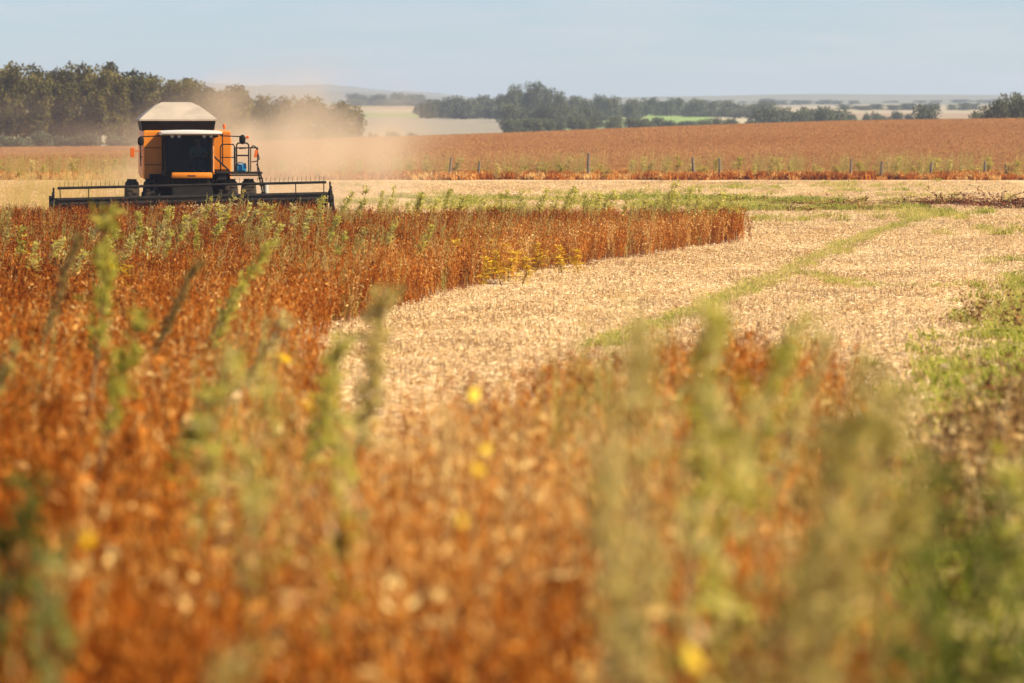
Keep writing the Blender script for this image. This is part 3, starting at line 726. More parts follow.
# eucalyptus grove on the left
gx = [0, 25, 30, 48, 55, 80, 90, 105, 118, 130, 150, 165, 185, 200, 215, 232, 250, 262, 285, 300, 320, 340, 352, 362]
gy = [60, 61, 59, 65, 62, 63, 61, 62, 63, 68, 71, 75, 77, 79, 82, 80, 90, 95, 89, 91, 98, 100, 105, 112]
row = list(np.arange(-26, 240, 9.5))
for i, px in enumerate(row):
    px = px + rt.uniform(-3, 3); yt = float(np.interp(px, gx, gy)) + rt.uniform(0, 22)
    tree('eucalyptus_tree', 'euca', px, yt, 440 + rt.uniform(0, 14), rt.uniform(26, 38), 'olive eucalyptus in the front row of the left grove, %s from left' % ordi(i), 'eucalyptus trees in the grove left of the combine')
for i, px in enumerate(np.arange(-20, 245, 13)):
    px = px + rt.uniform(-3, 3); yt = float(np.interp(px, gx, gy)) + rt.uniform(-4, 7)
    tree('eucalyptus_tree', 'euca', px, yt, 462 + rt.uniform(0, 22), rt.uniform(30, 46), 'tall eucalyptus behind the front row of the left grove, %s from left' % ordi(i), 'eucalyptus trees in the grove left of the combine')
for i, px in enumerate(np.arange(236, 362, 8.2)):
    yt = float(np.interp(px, gx, gy)) + rt.uniform(-2, 6)
    tree('eucalyptus_tree', 'euca', px, yt, 520 + (px - 236) * .5 + rt.uniform(0, 14), rt.uniform(20, 30), 'dust veiled eucalyptus beyond the dust cloud, %s from combine' % ordi(i), 'dusty eucalyptus trees right of the combine')
for i, px in enumerate(np.arange(-20, 236, 19)):
    tree('understorey_bush', 'bush', px + rt.uniform(-6, 6), 132 + rt.uniform(-5, 6), 437 + rt.uniform(0, 4), rt.uniform(22, 34), 'low dark bush at the foot of the left grove, %s from its left end' % ordi(i), 'bushes under the eucalyptus grove', 'bush')
# far trees: (kind, x pixels, top rows, distance, width, what, group)
def far_row(kind, pts, d, wpx, label, group, jd=30):
    for i, (px, yt) in enumerate(pts):
        ww = wpx if not isinstance(wpx, tuple) else rt.uniform(*wpx)
        tree('distant_tree' if kind != 'bush' else 'distant_bush', kind, px, yt, d + rt.uniform(-jd, jd), ww, (label % ordi(i) if '%' in label else label), group, 'tree' if kind != 'bush' else 'bush')
def spread(x0, x1, n, y0, y1, jy=2.0):
    st_ = abs(x1 - x0) / (n - 1) * .38
    return [(lerp(x0, x1, i / (n - 1)) + rt.uniform(-st_, st_), lerp(y0, y1, i / (n - 1)) + rt.uniform(-jy, jy) * 1.4) for i in range(n)]
far_row('round', spread(426, 516, 11, 99, 92), 1150, (14, 24), 'hazy grey green hedgerow tree above the pale field, %s from left', 'trees in the hedgerow above the pale field')
far_row('round', [(516, 83), (535, 79), (548, 85), (527, 90), (560, 90), (503, 93)], 1010, (14, 20), 'tall hazy tree crowning the central clump on the valley side, %s in that clump', 'tallest trees of the central clump')
far_row('round', spread(572, 640, 7, 94, 97), 1100, (15, 20), 'rounded hazy tree in the row right of the central clump, %s along', 'trees right of the central clump')
far_row('round', spread(512, 600, 9, 102, 109, 3), 880, (18, 26), 'bushy blue green tree in the middle tier of the central clump, %s from the left', 'middle tier of the central clump')
far_row('round', spread(508, 640, 13, 117, 118, 2.5), 720, (14, 22), 'dark low tree just over the brown crest under the central clump, %s from the left', 'low trees over the crest under the central clump', 15)
far_row('round', spread(648, 762, 10, 117, 121, 2), 760, (15, 24), 'low greyish tree over the brown crest, %s rightward from the central clump', 'low trees over the crest right of the clump', 20)
far_row('round', spread(652, 762, 10, 97, 103, 2), 1200, (16, 28), 'hazy tree in the far hedgerow above the green field, %s from the left', 'trees in the hedgerow above the green field')
far_row('round', spread(772, 834, 6, 106, 107, 2.5), 800, (18, 24), 'dense dark tree in the block midway along the right crest, %s from the left', 'dense block of trees on the right crest', 15)
far_row('bush', spread(844, 904, 7, 114, 112, 2), 850, (10, 16), 'low dusty green bush between the tree block and the round tree, %s along', 'low bushes on the right crest', 15)
far_row('round', [(925, 102)], 700, 32, 'large solitary round tree on the right crest, set apart from the wood', 'solitary round tree', 1)
far_row('round', [(978, 108), (988, 101), (998, 96), (1009, 92), (1019, 91), (1030, 92), (1043, 95)], 500, (18, 26), 'dark tree in the wood at the right photo edge, %s from its left', 'dark wood on the right crest', 12)
far_row('round', spread(356, 420, 8, 93, 94, 1.5), 2100, (12, 22), 'very faint blue tree on the far ridge beyond the dust, %s from the left', 'faint trees on the far ridge')
far_row('bush', spread(366, 412, 5, 131, 132, 1.2), 640, (9, 14), 'small grey bush just over the crest right of the dust, %s from the left', 'small bushes over the crest by the dust', 8)
far_row('round', spread(842, 972, 12, 105, 104, 1.5), 1500, (12, 24), 'faint tree in the far hedge behind the right crest, %s from the left', 'trees in the far hedge on the right')
far_row('round', spread(770, 850, 8, 99, 101, 1.2), 2300, (14, 26), 'faint bluish tree on the skyline over the right tree block, %s from the left', 'skyline trees on the right')

far_row('bush', spread(430, 516, 9, 103, 99), 1130, (20, 34), 'low hazy scrub under the hedgerow above the pale field, %s from left', 'scrub under the hedgerow above the pale field')
far_row('bush', [p for p in spread(575, 760, 13, 101, 107) if not 650 < p[0] < 706], 1160, (24, 40), 'low hazy scrub under the far trees right of the central clump, %s along', 'scrub under the far trees on the right')
far_row('bush', spread(640, 770, 9, 121, 122), 770, (18, 30), 'low scrub hugging the brown crest right of the central clump, %s along', 'scrub on the crest right of the clump', 12)
far_row('bush', spread(768, 836, 6, 107, 108, 1.5), 792, (22, 30), 'dark scrub filling the tree block midway along the right crest, %s from left', 'scrub filling the tree block on the right crest', 10)
far_row('bush', spread(356, 430, 7, 97, 99, 1), 2080, (18, 30), 'faint blue scrub on the far ridge beyond the dust, %s from left', 'scrub on the far ridge')
far_row('bush', spread(700, 1000, 16, 101, 100, 1), 2700, (20, 40), 'faint blue scrub along the skyline on the right, %s from left', 'scrub along the right skyline')
# ------------------------------------------------------------------ soybean crop
def soy_proto(seed, h=.95, pods=38, leaves=5, dense=1.0):
    r = random.Random(seed); q = NB(); stems = []
    lean = Vector((r.uniform(-.08, .08), r.uniform(-.08, .08), 0))
    main = [Vector((0, 0, 0)) + lean * t * t * 1.2 + Vector((.01 * math.sin(t * 9 + seed), .01 * math.cos(t * 8), t * h)) for t in np.linspace(0, 1, 6)]
    q.stem(main, .006, .0025, .45); stems.append(main)
    for i in range(r.randint(4, 6)):
        t = r.uniform(.06, .45); a = r.uniform(0, 6.28); b0 = main[0].lerp(main[-1], t); ln = h * (1 - t) * r.uniform(.65, 1.0)
        b1 = b0 + Vector((math.cos(a) * .10, math.sin(a) * .10, ln * .5)); b2 = b1 + Vector((math.cos(a) * .04, math.sin(a) * .04, ln * .5))
        q.stem([b0, b1, b2], .004, .002, .45); stems.append([b0, b1, b2])
    for i in range(pods):
        st = r.choice(stems) if r.random() < .6 else stems[0]
        t = r.uniform(.12, 1) * (len(st) - 1); k = min(int(t), len(st) - 2); p = st[k].lerp(st[k + 1], t - k)
        a = r.uniform(0, 6.28); d = Vector((math.cos(a), math.sin(a), r.choice((r.uniform(-3, -.5), r.uniform(-3, -.5), r.uniform(.3, 2.5)))))
        q.pod(p + d * .006, d, r.uniform(.045, .075), r.uniform(.0065, .010), r.uniform(.14, .74))
    for i in range(leaves):
        st = r.choice(stems); t = r.uniform(.25, 1) * (len(st) - 1); k = min(int(t), len(st) - 2); p = st[k].lerp(st[k + 1], t - k)
        a = r.uniform(0, 6.28); d = Vector((math.cos(a), math.sin(a), r.uniform(-1.2, .3)))
        q.leaf(p + d * .03, d, (r.uniform(-1, 1), r.uniform(-1, 1), r.uniform(-1, 1)), r.uniform(.05, .10), r.uniform(.025, .05), r.uniform(.2, .85), r.uniform(.1, .4))
    return q.mesh('dry_soybean_plant')
soy = [soy_proto(i) for i in range(9)]
def crop_points(poly, dens, x0, x1, y0, y1, margin, edge=.25):
    n_ = int((x1 - x0) * (y1 - y0) * dens); x, y = sample(n_, x0, x1, y0, y1)
    k = inview(x, y, margin); x, y = x[k], y[k]
    j = (fbm(x * 1.3, y * 1.3, 77) - .5) * edge * 4
    k = inpoly(x + j, y + j * .6, poly); return x[k], y[k]
x, y = crop_points(CROP, 17, -24, 9, 5, 121, 2.2)
n_ = len(x); pgx = at(470, 17)
dm_ = np.minimum(dline(x, y, mid_edge), dline(x, y, [mid_edge[-1], tongue[0]] + fore_edge))
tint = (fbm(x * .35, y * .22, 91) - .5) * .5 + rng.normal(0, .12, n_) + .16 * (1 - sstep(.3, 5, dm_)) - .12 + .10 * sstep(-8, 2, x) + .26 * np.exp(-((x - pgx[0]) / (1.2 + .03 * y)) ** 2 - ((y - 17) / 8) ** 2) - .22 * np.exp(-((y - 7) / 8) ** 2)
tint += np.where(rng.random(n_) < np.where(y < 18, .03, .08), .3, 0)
hs = (.84 + .24 * fbm(x * .5, y * .4, 17)) * rng.uniform(.86, 1.12, n_)
o = scatter('soybean_crop', soy, M['soy'], np.stack([x, y, zg(x, y) - .01], 1), rng.uniform(0, 6.28, n_), hs, tint, rng.integers(0, 9, n_), rng.normal(0, .12, (n_, 2)))
o['label'] = 'ripe rust brown soybean crop still standing in the field'; o['category'] = 'crop'
print('soy plants', n_)
# strip of crop along the fence and the field behind it
def clump_proto(seed, even=False):
    r = random.Random(seed); q = NB()
    for i in range(70):
        p = Vector((r.uniform(-.7, .7), r.uniform(-.7, .7), 0)); h = r.uniform(.5, .95)
        b_ = p + Vector((r.uniform(-.1, .1), r.uniform(-.1, .1), h))
        q.leaf(p, b_ - p, (r.uniform(-1, 1), r.uniform(-1, 1), 0), h, r.uniform(.08, .16), r.uniform(.3, .7), r.uniform(-.1, .1))
        q.leaf(p.lerp(b_, .5), (r.uniform(-1, 1), r.uniform(-1, 1), .8), (r.uniform(-1, 1), r.uniform(-1, 1), r.uniform(-1, 1)), .28, .13, r.uniform(.3, .8), .1)
    if even: q.t = [.5 + (t - .5) * .25 for t in q.t]
    return q.mesh('soybean_clump')
cl = [clump_proto(i) for i in range(5)]
clf = [clump_proto(i, True) for i in range(5)]
n_ = 60000; x, y = sample(n_, -75, 75, 222, 450); k = inview(x, y, 6); x, y = x[k], y[k]; n_ = len(x)
tint = (fbm(x * .05, y * .03, 31) - .5) * .45 + (fbm(x * .012, y * .05, 37) - .5) * .3 + rng.normal(0, .03, n_) + .02
o = scatter('soybean_field', clf, M['soy_far'], np.stack([x, y, zg(x, y) + .02], 1), rng.uniform(0, 6.28, n_), rng.uniform(.34, .44, n_), tint, rng.integers(0, 5, n_))
o['label'] = 'wide orange brown soybean field rising behind the fence posts'; o['category'] = 'crop'
x, y = sample(3000, -36, 36, 210.5, 222); k = inview(x, y, 5) & (y > 210.5 + 3.2 * fbm(x * .3, x * 0, 38)); x, y = x[k], y[k]; n_ = len(x)
tint = (fbm(x * .25, y * .25, 35) - .5) * .7 + rng.normal(0, .14, n_) + .2
o = scatter('soybean_strip', cl, M['soy'], np.stack([x, y, zg(x, y) - .1], 1), rng.uniform(0, 6.28, n_), rng.uniform(.35, .7, n_), tint, rng.integers(0, 5, n_))
o['label'] = 'rust red strip of soybeans along the foot of the fence posts'; o['category'] = 'crop'

# ------------------------------------------------------------------ stubble straw and grass
def straw_proto(seed):
    r = random.Random(seed); q = NB()
    for i in range(150):
        p = Vector((r.uniform(-.55, .55), r.uniform(-.55, .55), r.uniform(.005, .06))); a = r.uniform(0, 6.28)
        q.leaf(p, (math.cos(a), math.sin(a), r.uniform(-.15, .35)), (r.uniform(-1, 1), r.uniform(-1, 1), r.uniform(.3, 1)), r.uniform(.04, .17), r.uniform(.008, .02), r.uniform(.3, 1.0), r.uniform(0, .15))
    for i in range(16):
        p = Vector((r.uniform(-.5, .5), r.uniform(-.5, .5), 0)); q.stem([p, p + Vector((r.uniform(-.03, .03), r.uniform(-.03, .03), r.uniform(.06, .16)))], .006, .005, r.uniform(.1, .5))
    for i in range(14):
        p = Vector((r.uniform(-.5, .5), r.uniform(-.5, .5), .03)); q.leaf(p, (r.uniform(-1, 1), r.uniform(-1, 1), .4), (r.uniform(-1, 1), r.uniform(-1, 1), 1), r.uniform(.05, .1), .05, r.uniform(-.1, .4), .3)
    return q.mesh('straw_litter')
st = [straw_proto(i) for i in range(6)]
n_ = 26000; x, y = sample(n_, -28, 26, 25, 205)
k = inview(x, y, 2.5) & ~inpoly(x, y, CROP) & ~(inpoly(x + rng.normal(0, 1.0, n_), y, VERGE) & (rng.random(n_) < .75)) & (rng.random(n_) < np.where(y > 130, .6, 1)) & (rng.random(n_) > .85 * np.maximum(rows_mask(x, y, SOILROWS), rows_mask(x, y, LUSHROWS)))
x, y = x[k], y[k]; n_ = len(x)
tint = (fbm(x * .3, y * .12, 45) - .5) * .55 + rng.normal(0, .1, n_) + .10 + .13 * np.sin((x * .97 - y * .246) * 2 * math.pi / 3.1 + 2.2 * fbm(x * .2, y * .08, 52)) * fbm(x * .12, y * .06, 53)
o = scatter('straw_stubble', st, M['straw'], np.stack([x, y, zg(x, y)], 1), rng.uniform(0, 6.28, n_), rng.uniform(.7, 1.25, n_), tint, rng.integers(0, 6, n_))
o['label'] = 'pale chopped straw and stubble left on the harvested ground'; o['category'] = 'stubble'
def grass_proto(seed, h=.3, n0=70):
    r = random.Random(seed); q = NB()
    for i in range(n0):
        p = Vector((r.gauss(0, .16), r.gauss(0, .16), 0)); a = r.uniform(0, 6.28); hh = h * r.uniform(.4, 1.2)
        d = Vector((math.cos(a) * .5, math.sin(a) * .5, 1)); m1 = p + d * hh * .55; tip = m1 + Vector((math.cos(a) * .45, math.sin(a) * .45, .55)) * hh * .55
        s_ = Vector((-math.sin(a), math.cos(a), 0)) * r.uniform(.005, .011); t_ = r.uniform(.15, .75)
        q.add([p - s_, p + s_, m1 + s_ * .9, m1 - s_ * .9, tip], [(0, 1, 2, 3), (3, 2, 4)], [t_, t_, t_ + .1, t_ + .1, t_ + .2])
    for i in range(n0 // 6):
        p = Vector((r.gauss(0, .15), r.gauss(0, .15), r.uniform(.05, h * .8))); a = r.uniform(0, 6.28)
        q.leaf(p, (math.cos(a), math.sin(a), .4), (r.uniform(-1, 1), r.uniform(-1, 1), 1), r.uniform(.05, .11), r.uniform(.03, .06), r.uniform(.1, .6), .2)
    return q.mesh('grass_tuft')
gr = [grass_proto(i) for i in range(6)]
def near_track(n_):
    xs_, ys_ = [], []
    for TR, wd, f in ((TRACK, .16, .9), (TRACK2, .2, .1)):
        k = int(n_ * f); seg = rng.integers(0, len(TR) - 1, k); t = rng.random(k); A = np.array(TR)
        L_ = np.hypot(*(A[1:] - A[:-1]).T); seg = rng.choice(len(L_), k, p=L_ / L_.sum())
        p = A[seg] * (1 - t)[:, None] + A[seg + 1] * t[:, None]
        xs_.append(p[:, 0] + rng.normal(0, wd, k)); ys_.append(p[:, 1] + rng.normal(0, wd, k))
    return np.concatenate(xs_), np.concatenate(ys_)
xa, ya = near_track(520)
n_ = 13000; xb, yb = sample(n_, -1, 22, 8, 100); k = inview(xb, yb, 2.2) & inpoly(xb + rng.normal(0, .5, n_), yb + rng.normal(0, 1, n_), VERGE) & (rng.random(n_) < np.where(yb > 31, .6, .25) + 1.6 * (fbm(xb * .5, yb * .22, 19) - .28)); xb, yb = xb[k], yb[k]
n_ = 15000; xc_, yc_ = sample(n_, -20, 24, 113, 205)
gn = fbm(xc_ * .12, yc_ * .3, 41); near_row = dline(xc_, yc_, ROWGREEN)
k = inview(xc_, yc_, 2) & ((near_row < .8 + 3 * fbm(xc_ * .3, yc_ * .3, 9)) | ((gn > .62) & (rng.random(n_) < .3))) & (fbm(xc_ * .35, yc_ * .35, 66) > .52) | (inview(xc_, yc_, 2) & (rows_mask(xc_, yc_, LUSHROWS) > .5)); xc_, yc_ = xc_[k], yc_[k]
sc_ = np.concatenate([rng.uniform(.35, .7, len(xa)), rng.uniform(.5, 1.0, len(xb)), rng.uniform(.6, 1.2, len(xc_))])
x = np.concatenate([xa, xb, xc_]); y = np.concatenate([ya, yb, yc_]); n_ = len(x)
tint = (fbm(x * .5, y * .3, 15) - .5) * .6 + rng.normal(0, .1, n_) + .12 * sstep(25, 55, y); tint[:len(xa)] += .18; tint[len(xa) + len(xb):] += .16 - .22 * rows_mask(xc_, yc_, LUSHROWS)
o = scatter('verge_grass', gr, M['grass'], np.stack([x, y, zg(x, y)], 1), rng.uniform(0, 6.28, n_), sc_, tint, rng.integers(0, 6, n_))
o['label'] = 'green grass and small weeds on the verge and wheel track'; o['category'] = 'grass'
print('grass', n_)
# tangle of dry weeds mixed into the verge
def tangle_proto(seed):
    r = random.Random(seed); q = NB()
    for i in range(22):
        a = r.uniform(0, 6.28); p = Vector((r.gauss(0, .12), r.gauss(0, .12), 0)); h = r.uniform(.3, .75)
        b_ = p + Vector((math.cos(a) * .2, math.sin(a) * .2, h)); q.stem([p, p.lerp(b_, .5) + Vector((0, 0, .06)), b_], .005, .002, r.uniform(.2, .8))
        for k in range(5):
            t = r.uniform(.3, 1); q.leaf(p.lerp(b_, t), (r.uniform(-1, 1), r.uniform(-1, 1), r.uniform(-.5, 1)), (r.uniform(-1, 1), r.uniform(-1, 1), 1), r.uniform(.05, .11), r.uniform(.02, .05), r.uniform(.1, .8), .2)
    return q.mesh('dry_tangle')
tg = [tangle_proto(i) for i in range(4)]
M['tangle'] = veg('dry_tangle', [(0, (.12, .05, .02)), (.4, (.32, .17, .06)), (.7, (.50, .34, .14)), (1, (.66, .52, .28))], .2)
n_ = 5000; x, y = sample(n_, -1, 20, 8, 95); k = inview(x, y, 2) & inpoly(x + rng.normal(0, .8, n_), y, VERGE) & (fbm(x * .7, y * .35, 71) > .45) & (rng.random(n_) < np.where(y > 31, .03, .75)); x, y = x[k], y[k]; n_ = len(x)
o = scatter('verge_tangle', tg, M['tangle'], np.stack([x, y, zg(x, y)], 1), rng.uniform(0, 6.28, n_), rng.uniform(.6, 1.2, n_), rng.normal(0, .15, n_), rng.integers(0, 4, n_))
o['label'] = 'dry brown weed stalks tangled through the verge grass'; o['category'] = 'undergrowth'

def wisp_proto(seed):
    r = random.Random(seed); q = NB()
    for i in range(9):
        a = r.uniform(0, 6.28); p = Vector((r.gauss(0, .07), r.gauss(0, .07), 0)); h = r.uniform(.8, 1.25); l_ = r.uniform(.05, .35)
        b_ = p + Vector((math.cos(a) * l_ + .12, math.sin(a) * l_, h)); m_ = p.lerp(b_, .55) + Vector((0, 0, .05)); q.stem([p, m_, b_], .0035, .0015, r.uniform(.3, .8))
        for k in range(16):
            t = r.uniform(.45, 1.02); q.leaf(m_.lerp(b_, (t - .45) / .55), (r.uniform(-1, 1), r.uniform(-1, 1), r.uniform(.2, 1.6)), (r.uniform(-1, 1), r.uniform(-1, 1), .3), r.uniform(.025, .06), r.uniform(.004, .009), r.uniform(.35, .95), .1)
        for k in range(3):
            t = r.uniform(.1, .6); q.leaf(p.lerp(m_, t), (r.uniform(-1, 1), r.uniform(-1, 1), 1.2), (r.uniform(-1, 1), r.uniform(-1, 1), .3), r.uniform(.15, .3), r.uniform(.006, .012), r.uniform(.2, .7), .25)
    return q.mesh('grass_wisp')
ws = [wisp_proto(i) for i in range(5)]
M['wisp'] = veg('pale_wisp', [(0, (.22, .22, .03)), (.4, (.48, .44, .09)), (.7, (.66, .56, .20)), (1, (.74, .55, .26))], .5)
n_ = 9000; x, y = sample(n_, -20, 9, 7, 112); k = inview(x, y, 1.5) & inpoly(x, y, CROP)
pxx = 512 + x / y * FPX
wgt = .05 + .55 * np.exp(-((pxx - 285) / 65) ** 2) * (y < 34) + .5 * np.exp(-((pxx - 690) / 110) ** 2) * (y < 24) + .35 * np.exp(-((pxx - 880) / 60) ** 2) * (y < 22) + .22 * (y > 62)
k &= rng.random(n_) < wgt * (fbm(x * .8, y * .5, 93) > .47); x, y = x[k], y[k]; n_ = len(x)
xg, yg = sample(2600, -34, -11.5, 126, 214); kg = inview(xg, yg, 2) & (512 + xg / yg * FPX < 140) & (fbm(xg * .25, yg * .12, 97) > .48); xg, yg = xg[kg], yg[kg]
x = np.concatenate([x, xg]); y = np.concatenate([y, yg]); n_ = len(x)
xf, yf = sample(800, -36, 36, 213, 224); kf = inview(xf, yf, 3) & (fbm(xf * .35, yf * .2, 98) > .36); xf, yf = xf[kf], yf[kf]
x = np.concatenate([x, xf]); y = np.concatenate([y, yf]); n_ = len(x)
o = scatter('wispy_grass', ws, M['wisp'], np.stack([x, y, zg(x, y)], 1), rng.uniform(-.6, .6, n_), rng.uniform(.8, 1.2, n_) * np.where(y > 212, 1.15, np.where(y > 124, .75, 1)), rng.normal(0, .12, n_) + np.where(y > 212, .05, np.where(y > 124, .34, 0)), rng.integers(0, 5, n_))
o['label'] = 'thin pale yellow green grass stalks growing up through the soybean crop'; o['category'] = 'grass'
print('wisps', n_)
# ------------------------------------------------------------------ tall weeds, each its own thing
def weed_proto(kind, seed):
    r = random.Random(seed); F = NB(); T = NB(); H = 1.0
    def sp(t): return Vector((.03 * math.sin(t * 4 + seed), .02 * math.cos(t * 5), t))
    T.stem([sp(i / 6) for i in range(7)], .008, .002, .5, 5)
    if kind == 'feather':       # slim spike of narrow upright leaves and side shoots
        nb, lo, br = 56, .3, .14
    elif kind == 'bushy':       # broad seeding panicle
        nb, lo, br = 62, .2, .24
    elif kind == 'plume':       # long bare stem, dense upright plume on top
        nb, lo, br = 58, .48, .13
    else:
        nb, lo, br = 46, .05, .16
    for i in range(nb):
        t = lerp(lo, .98, r.random() ** .8); a = r.uniform(0, 6.28); p = sp(t)
        ln = br * (1.15 - t * .75) * r.uniform(.5, 1.1)
        d = Vector((math.cos(a) * .75, math.sin(a) * .75, r.uniform(.7, 1.4))).normalized(); e = p + d * ln
        if i % 3 == 0: T.stem([p, e], .003, .0012, .5, 3)
        for k in range(6 if kind == 'bushy' else 5):
            u = r.uniform(.2, 1.05); d2 = Vector((r.uniform(-1, 1), r.uniform(-1, 1), r.uniform(-.1, 1.4)))
            F.leaf(p.lerp(e, u), d2, (r.uniform(-1, 1), r.uniform(-1, 1), r.uniform(-1, 1)), r.uniform(.03, .07) * (1.15 if kind == 'leafy' else 1), r.uniform(.008, .018) * (1.5 if kind == 'leafy' else 1), r.uniform(.2, .85), r.uniform(-.2, .2))
    return T.mesh('stem'), F.mesh('foliage')
WP = {}
for kind, cnt in (('feather', 4), ('bushy', 4), ('leafy', 3), ('plume', 4)):
    WP[kind] = [weed_proto(kind, 40 + i * 5) for i in range(cnt)]
M['weed_deep'] = veg('weed_deep_green', [(0, (.03, .045, .008)), (.4, (.10, .13, .02)), (.7, (.22, .23, .05)), (1, (.40, .34, .12))], .3, 'obj')
WM = {'deep': M['weed_deep'], 'green': M['weed'], 'olive': M['weed_olive'], 'brown': M['weed_brown'], 'yellow': M['yellow']}
def variant(me, m, key):
    nm = me.name + '|' + key
    if key not in CACHE: CACHE[key] = {}
    if me.name not in CACHE[key]:
        c = me.copy(); c.name = me.name; c.materials.clear(); c.materials.append(m); CACHE[key][me.name] = c
    return CACHE[key][me.name]
CACHE = {}
rw_ = random.Random(21)
def weed(name, kind, tone, px, ytip, d, lean, wide, label, group, cat='weed', height=None):
    x, y = at(px, d)
    zt = zpix(ytip, d); x -= 0
    z = float(zg(x, y)); h = max(.4, zt - z) if height is None else height
    bx = x - lean * h
    e = empty(name, (bx, y, float(zg(bx, y))), 0); tag(e, label, cat, group)
    tm, fm_ = WP[kind][rw_.randrange(len(WP[kind]))]
    rz = rw_.uniform(0, 6.28)
    sh = Matrix.Identity(4); sh[0][2] = 0
    for nm, me in (('stem', variant(tm, M['stem'], 'stem')), ('foliage', variant(fm_, WM[tone], tone))):
        o = bpy.data.objects.new(nm, me); COL.objects.link(o); o.parent = e; o.rotation_euler = (0, 0, rz); o.scale = (wide * 1.5, wide * 1.5, h)
    e.rotation_euler = (rw_.uniform(-.08, .05), math.atan(lean), 0)
    return e
FG = [  # kind, tone, tip x, tip y, distance, lean, width, label
    ('plume', 'green', 96, 205, 24, .02, 1.7, 'tall pale green weed standing upright before the left half of the header'),
    ('plume', 'brown', 78, 228, 30, .28, 1.0, 'thin dark weed stalk leaning right beside the tall pale weed under the header'),
    ('plume', 'green', 288, 212, 34, .62, 1.5, 'pale green feathery weed leaning strongly right below the header right end'),
    ('plume', 'green', 147, 300, 20, .28, 1.4, 'slender pale green weed with a long bare stem, leaning right over rust brown crop'),
    ('plume', 'brown', 205, 240, 30, .5, 1.0, 'brownish weed stalk leaning right between two pale green weeds below the combine'),
    ('plume', 'olive', 318, 282, 26, .65, 1.3, 'olive weed leaning far right over the left crop edge'),
    ('plume', 'olive', 374, 290, 18, .14, 1.6, 'greyish olive weed standing against the pale stubble tongue'),
    ('bushy', 'green', 268, 395, 13, .05, .95, 'broad soft green weed in the foreground crop left of centre'),
    ('feather', 'green', 228, 352, 15, .1, 1.1, 'narrow green weed beside the broad soft green foreground weed'),
    ('leafy', 'green', 345, 420, 14, .1, .9, 'light green leafy weed under the greyish olive weed'),
    ('bushy', 'olive', 640, 338, 9.6, -.02, .95, 'broad pale olive weed, tallest in the centre foreground'),
    ('bushy', 'olive', 600, 470, 9, -.05, .8, 'shorter olive weed tucked at the left foot of the broad pale one'),
    ('plume', 'green', 712, 312, 12, .05, 1.3, 'pale green spiky weed right of the broad olive foreground weed'),
    ('bushy', 'green', 792, 318, 14, .32, .85, 'green weed leaning right with its tip against the straw'),
    ('plume', 'olive', 832, 332, 15, .3, .9, 'thin olive weed tip just right of the leaning green weed'),
    ('leafy', 'green', 742, 400, 10, .1, 1.1, 'green leafy weed low between the spiky weed and the leaning olive weed'),
    ('bushy', 'olive', 888, 366, 9.4, .36, 1.0, 'big brownish olive weed leaning right in the right foreground'),
    ('bushy', 'olive', 850, 420, 9.0, .30, .9, 'olive weed behind the foot of the big leaning olive weed'),
    ('bushy', 'olive', 245, 640, 7.6, .35, .7, 'pale olive seed head at the very bottom left of centre'),
    ('leafy', 'deep', 30, 470, 11, .2, 1.0, 'dull green weed low at the left edge of the foreground'),
    ('plume', 'green', 250, 268, 33, .5, 1.3, 'pale weed plume leaning right, midway between the harvester and the olive leaning weed'),
    ('plume', 'olive', 20, 330, 25, .35, 1.2, 'soft olive weed plume near the left photo edge below the bent weed'),
    ('plume', 'green', 335, 330, 17, .25, 1.3, 'pale green plume between the olive leaning weed and the greyish olive weed'),
    ('plume', 'green', 205, 372, 18, .3, 1.4, 'pale green plume left of the broad soft green weed'),
    ('bushy', 'olive', 905, 400, 10.5, .3, .9, 'loose olive weed at the verge edge right of the big leaning weed'),
    ('bushy', 'olive', 925, 470, 9.2, .2, .8, 'brownish olive seed head low on the verge beneath the loose olive weed'),
    ('feather', 'olive', 868, 500, 8.6, .3, 1.0, 'thin olive weed over the dark reddish weeds at lower right'),
    ('leafy', 'deep', 940, 570, 8.8, .1, 1.1, 'dark green weed left of the bottom right corner weed'),
    ('leafy', 'deep', 1015, 500, 10, .1, 1.2, 'dark green leafy weed at the right photo edge above the corner'),
    ('leafy', 'deep', 45, 560, 9, .05, 1.0, 'dark green leafy weed in the bottom left corner'),
    ('bushy', 'deep', 960, 470, 10.5, .1, .9, 'dark green weed clump amid the verge grass at lower right'),
    ('leafy', 'green', 1005, 440, 13, .05, 1.2, 'light green leafy weed by the right edge on the verge'),
    ('leafy', 'deep', 990, 560, 9.0, .05, 1.2, 'deep green weed in the bottom right corner'),
    ('plume', 'olive', 30, 283, 24, .9, 1.2, 'dull olive weed bent almost flat at the left photo edge'),
]
for f in FG: weed('tall_weed', f[0], f[1], f[2], f[3], f[4], f[5], f[6] * (.68 if f[0] == 'plume' else .85), f[7], 'tall weeds standing in the foreground crop')
EDGE = [(352, 205), (370, 194), (383, 203), (396, 199), (408, 207), (421, 196), (440, 207), (462, 196), (486, 208), (497, 206), (512, 209), (530, 200), (548, 198), (556, 207), (570, 195), (579, 190), (588, 196), (602, 204), (617, 197), (628, 203), (644, 207), (660, 200), (672, 188), (680, 184), (690, 192), (703, 199), (716, 203), (733, 199), (742, 204)]
EDGE = sorted(EDGE + [(px + rw_.uniform(-8, 8), rw_.uniform(192, 206)) for px in range(350, 750, 16)])
for i, (px, yt) in enumerate(EDGE):
    yt -= 4 + 7 * (rw_.random() < .4)
    weed('edge_weed', 'feather' if i % 3 else 'leafy', 'green', px, yt, 112 + rw_.uniform(0, 4.5), rw_.uniform(.1, .55), rw_.uniform(1.0, 1.9), 'green weed rising along the far crop edge, %s from the harvester' % ordi(i), 'weeds along the far crop edge')
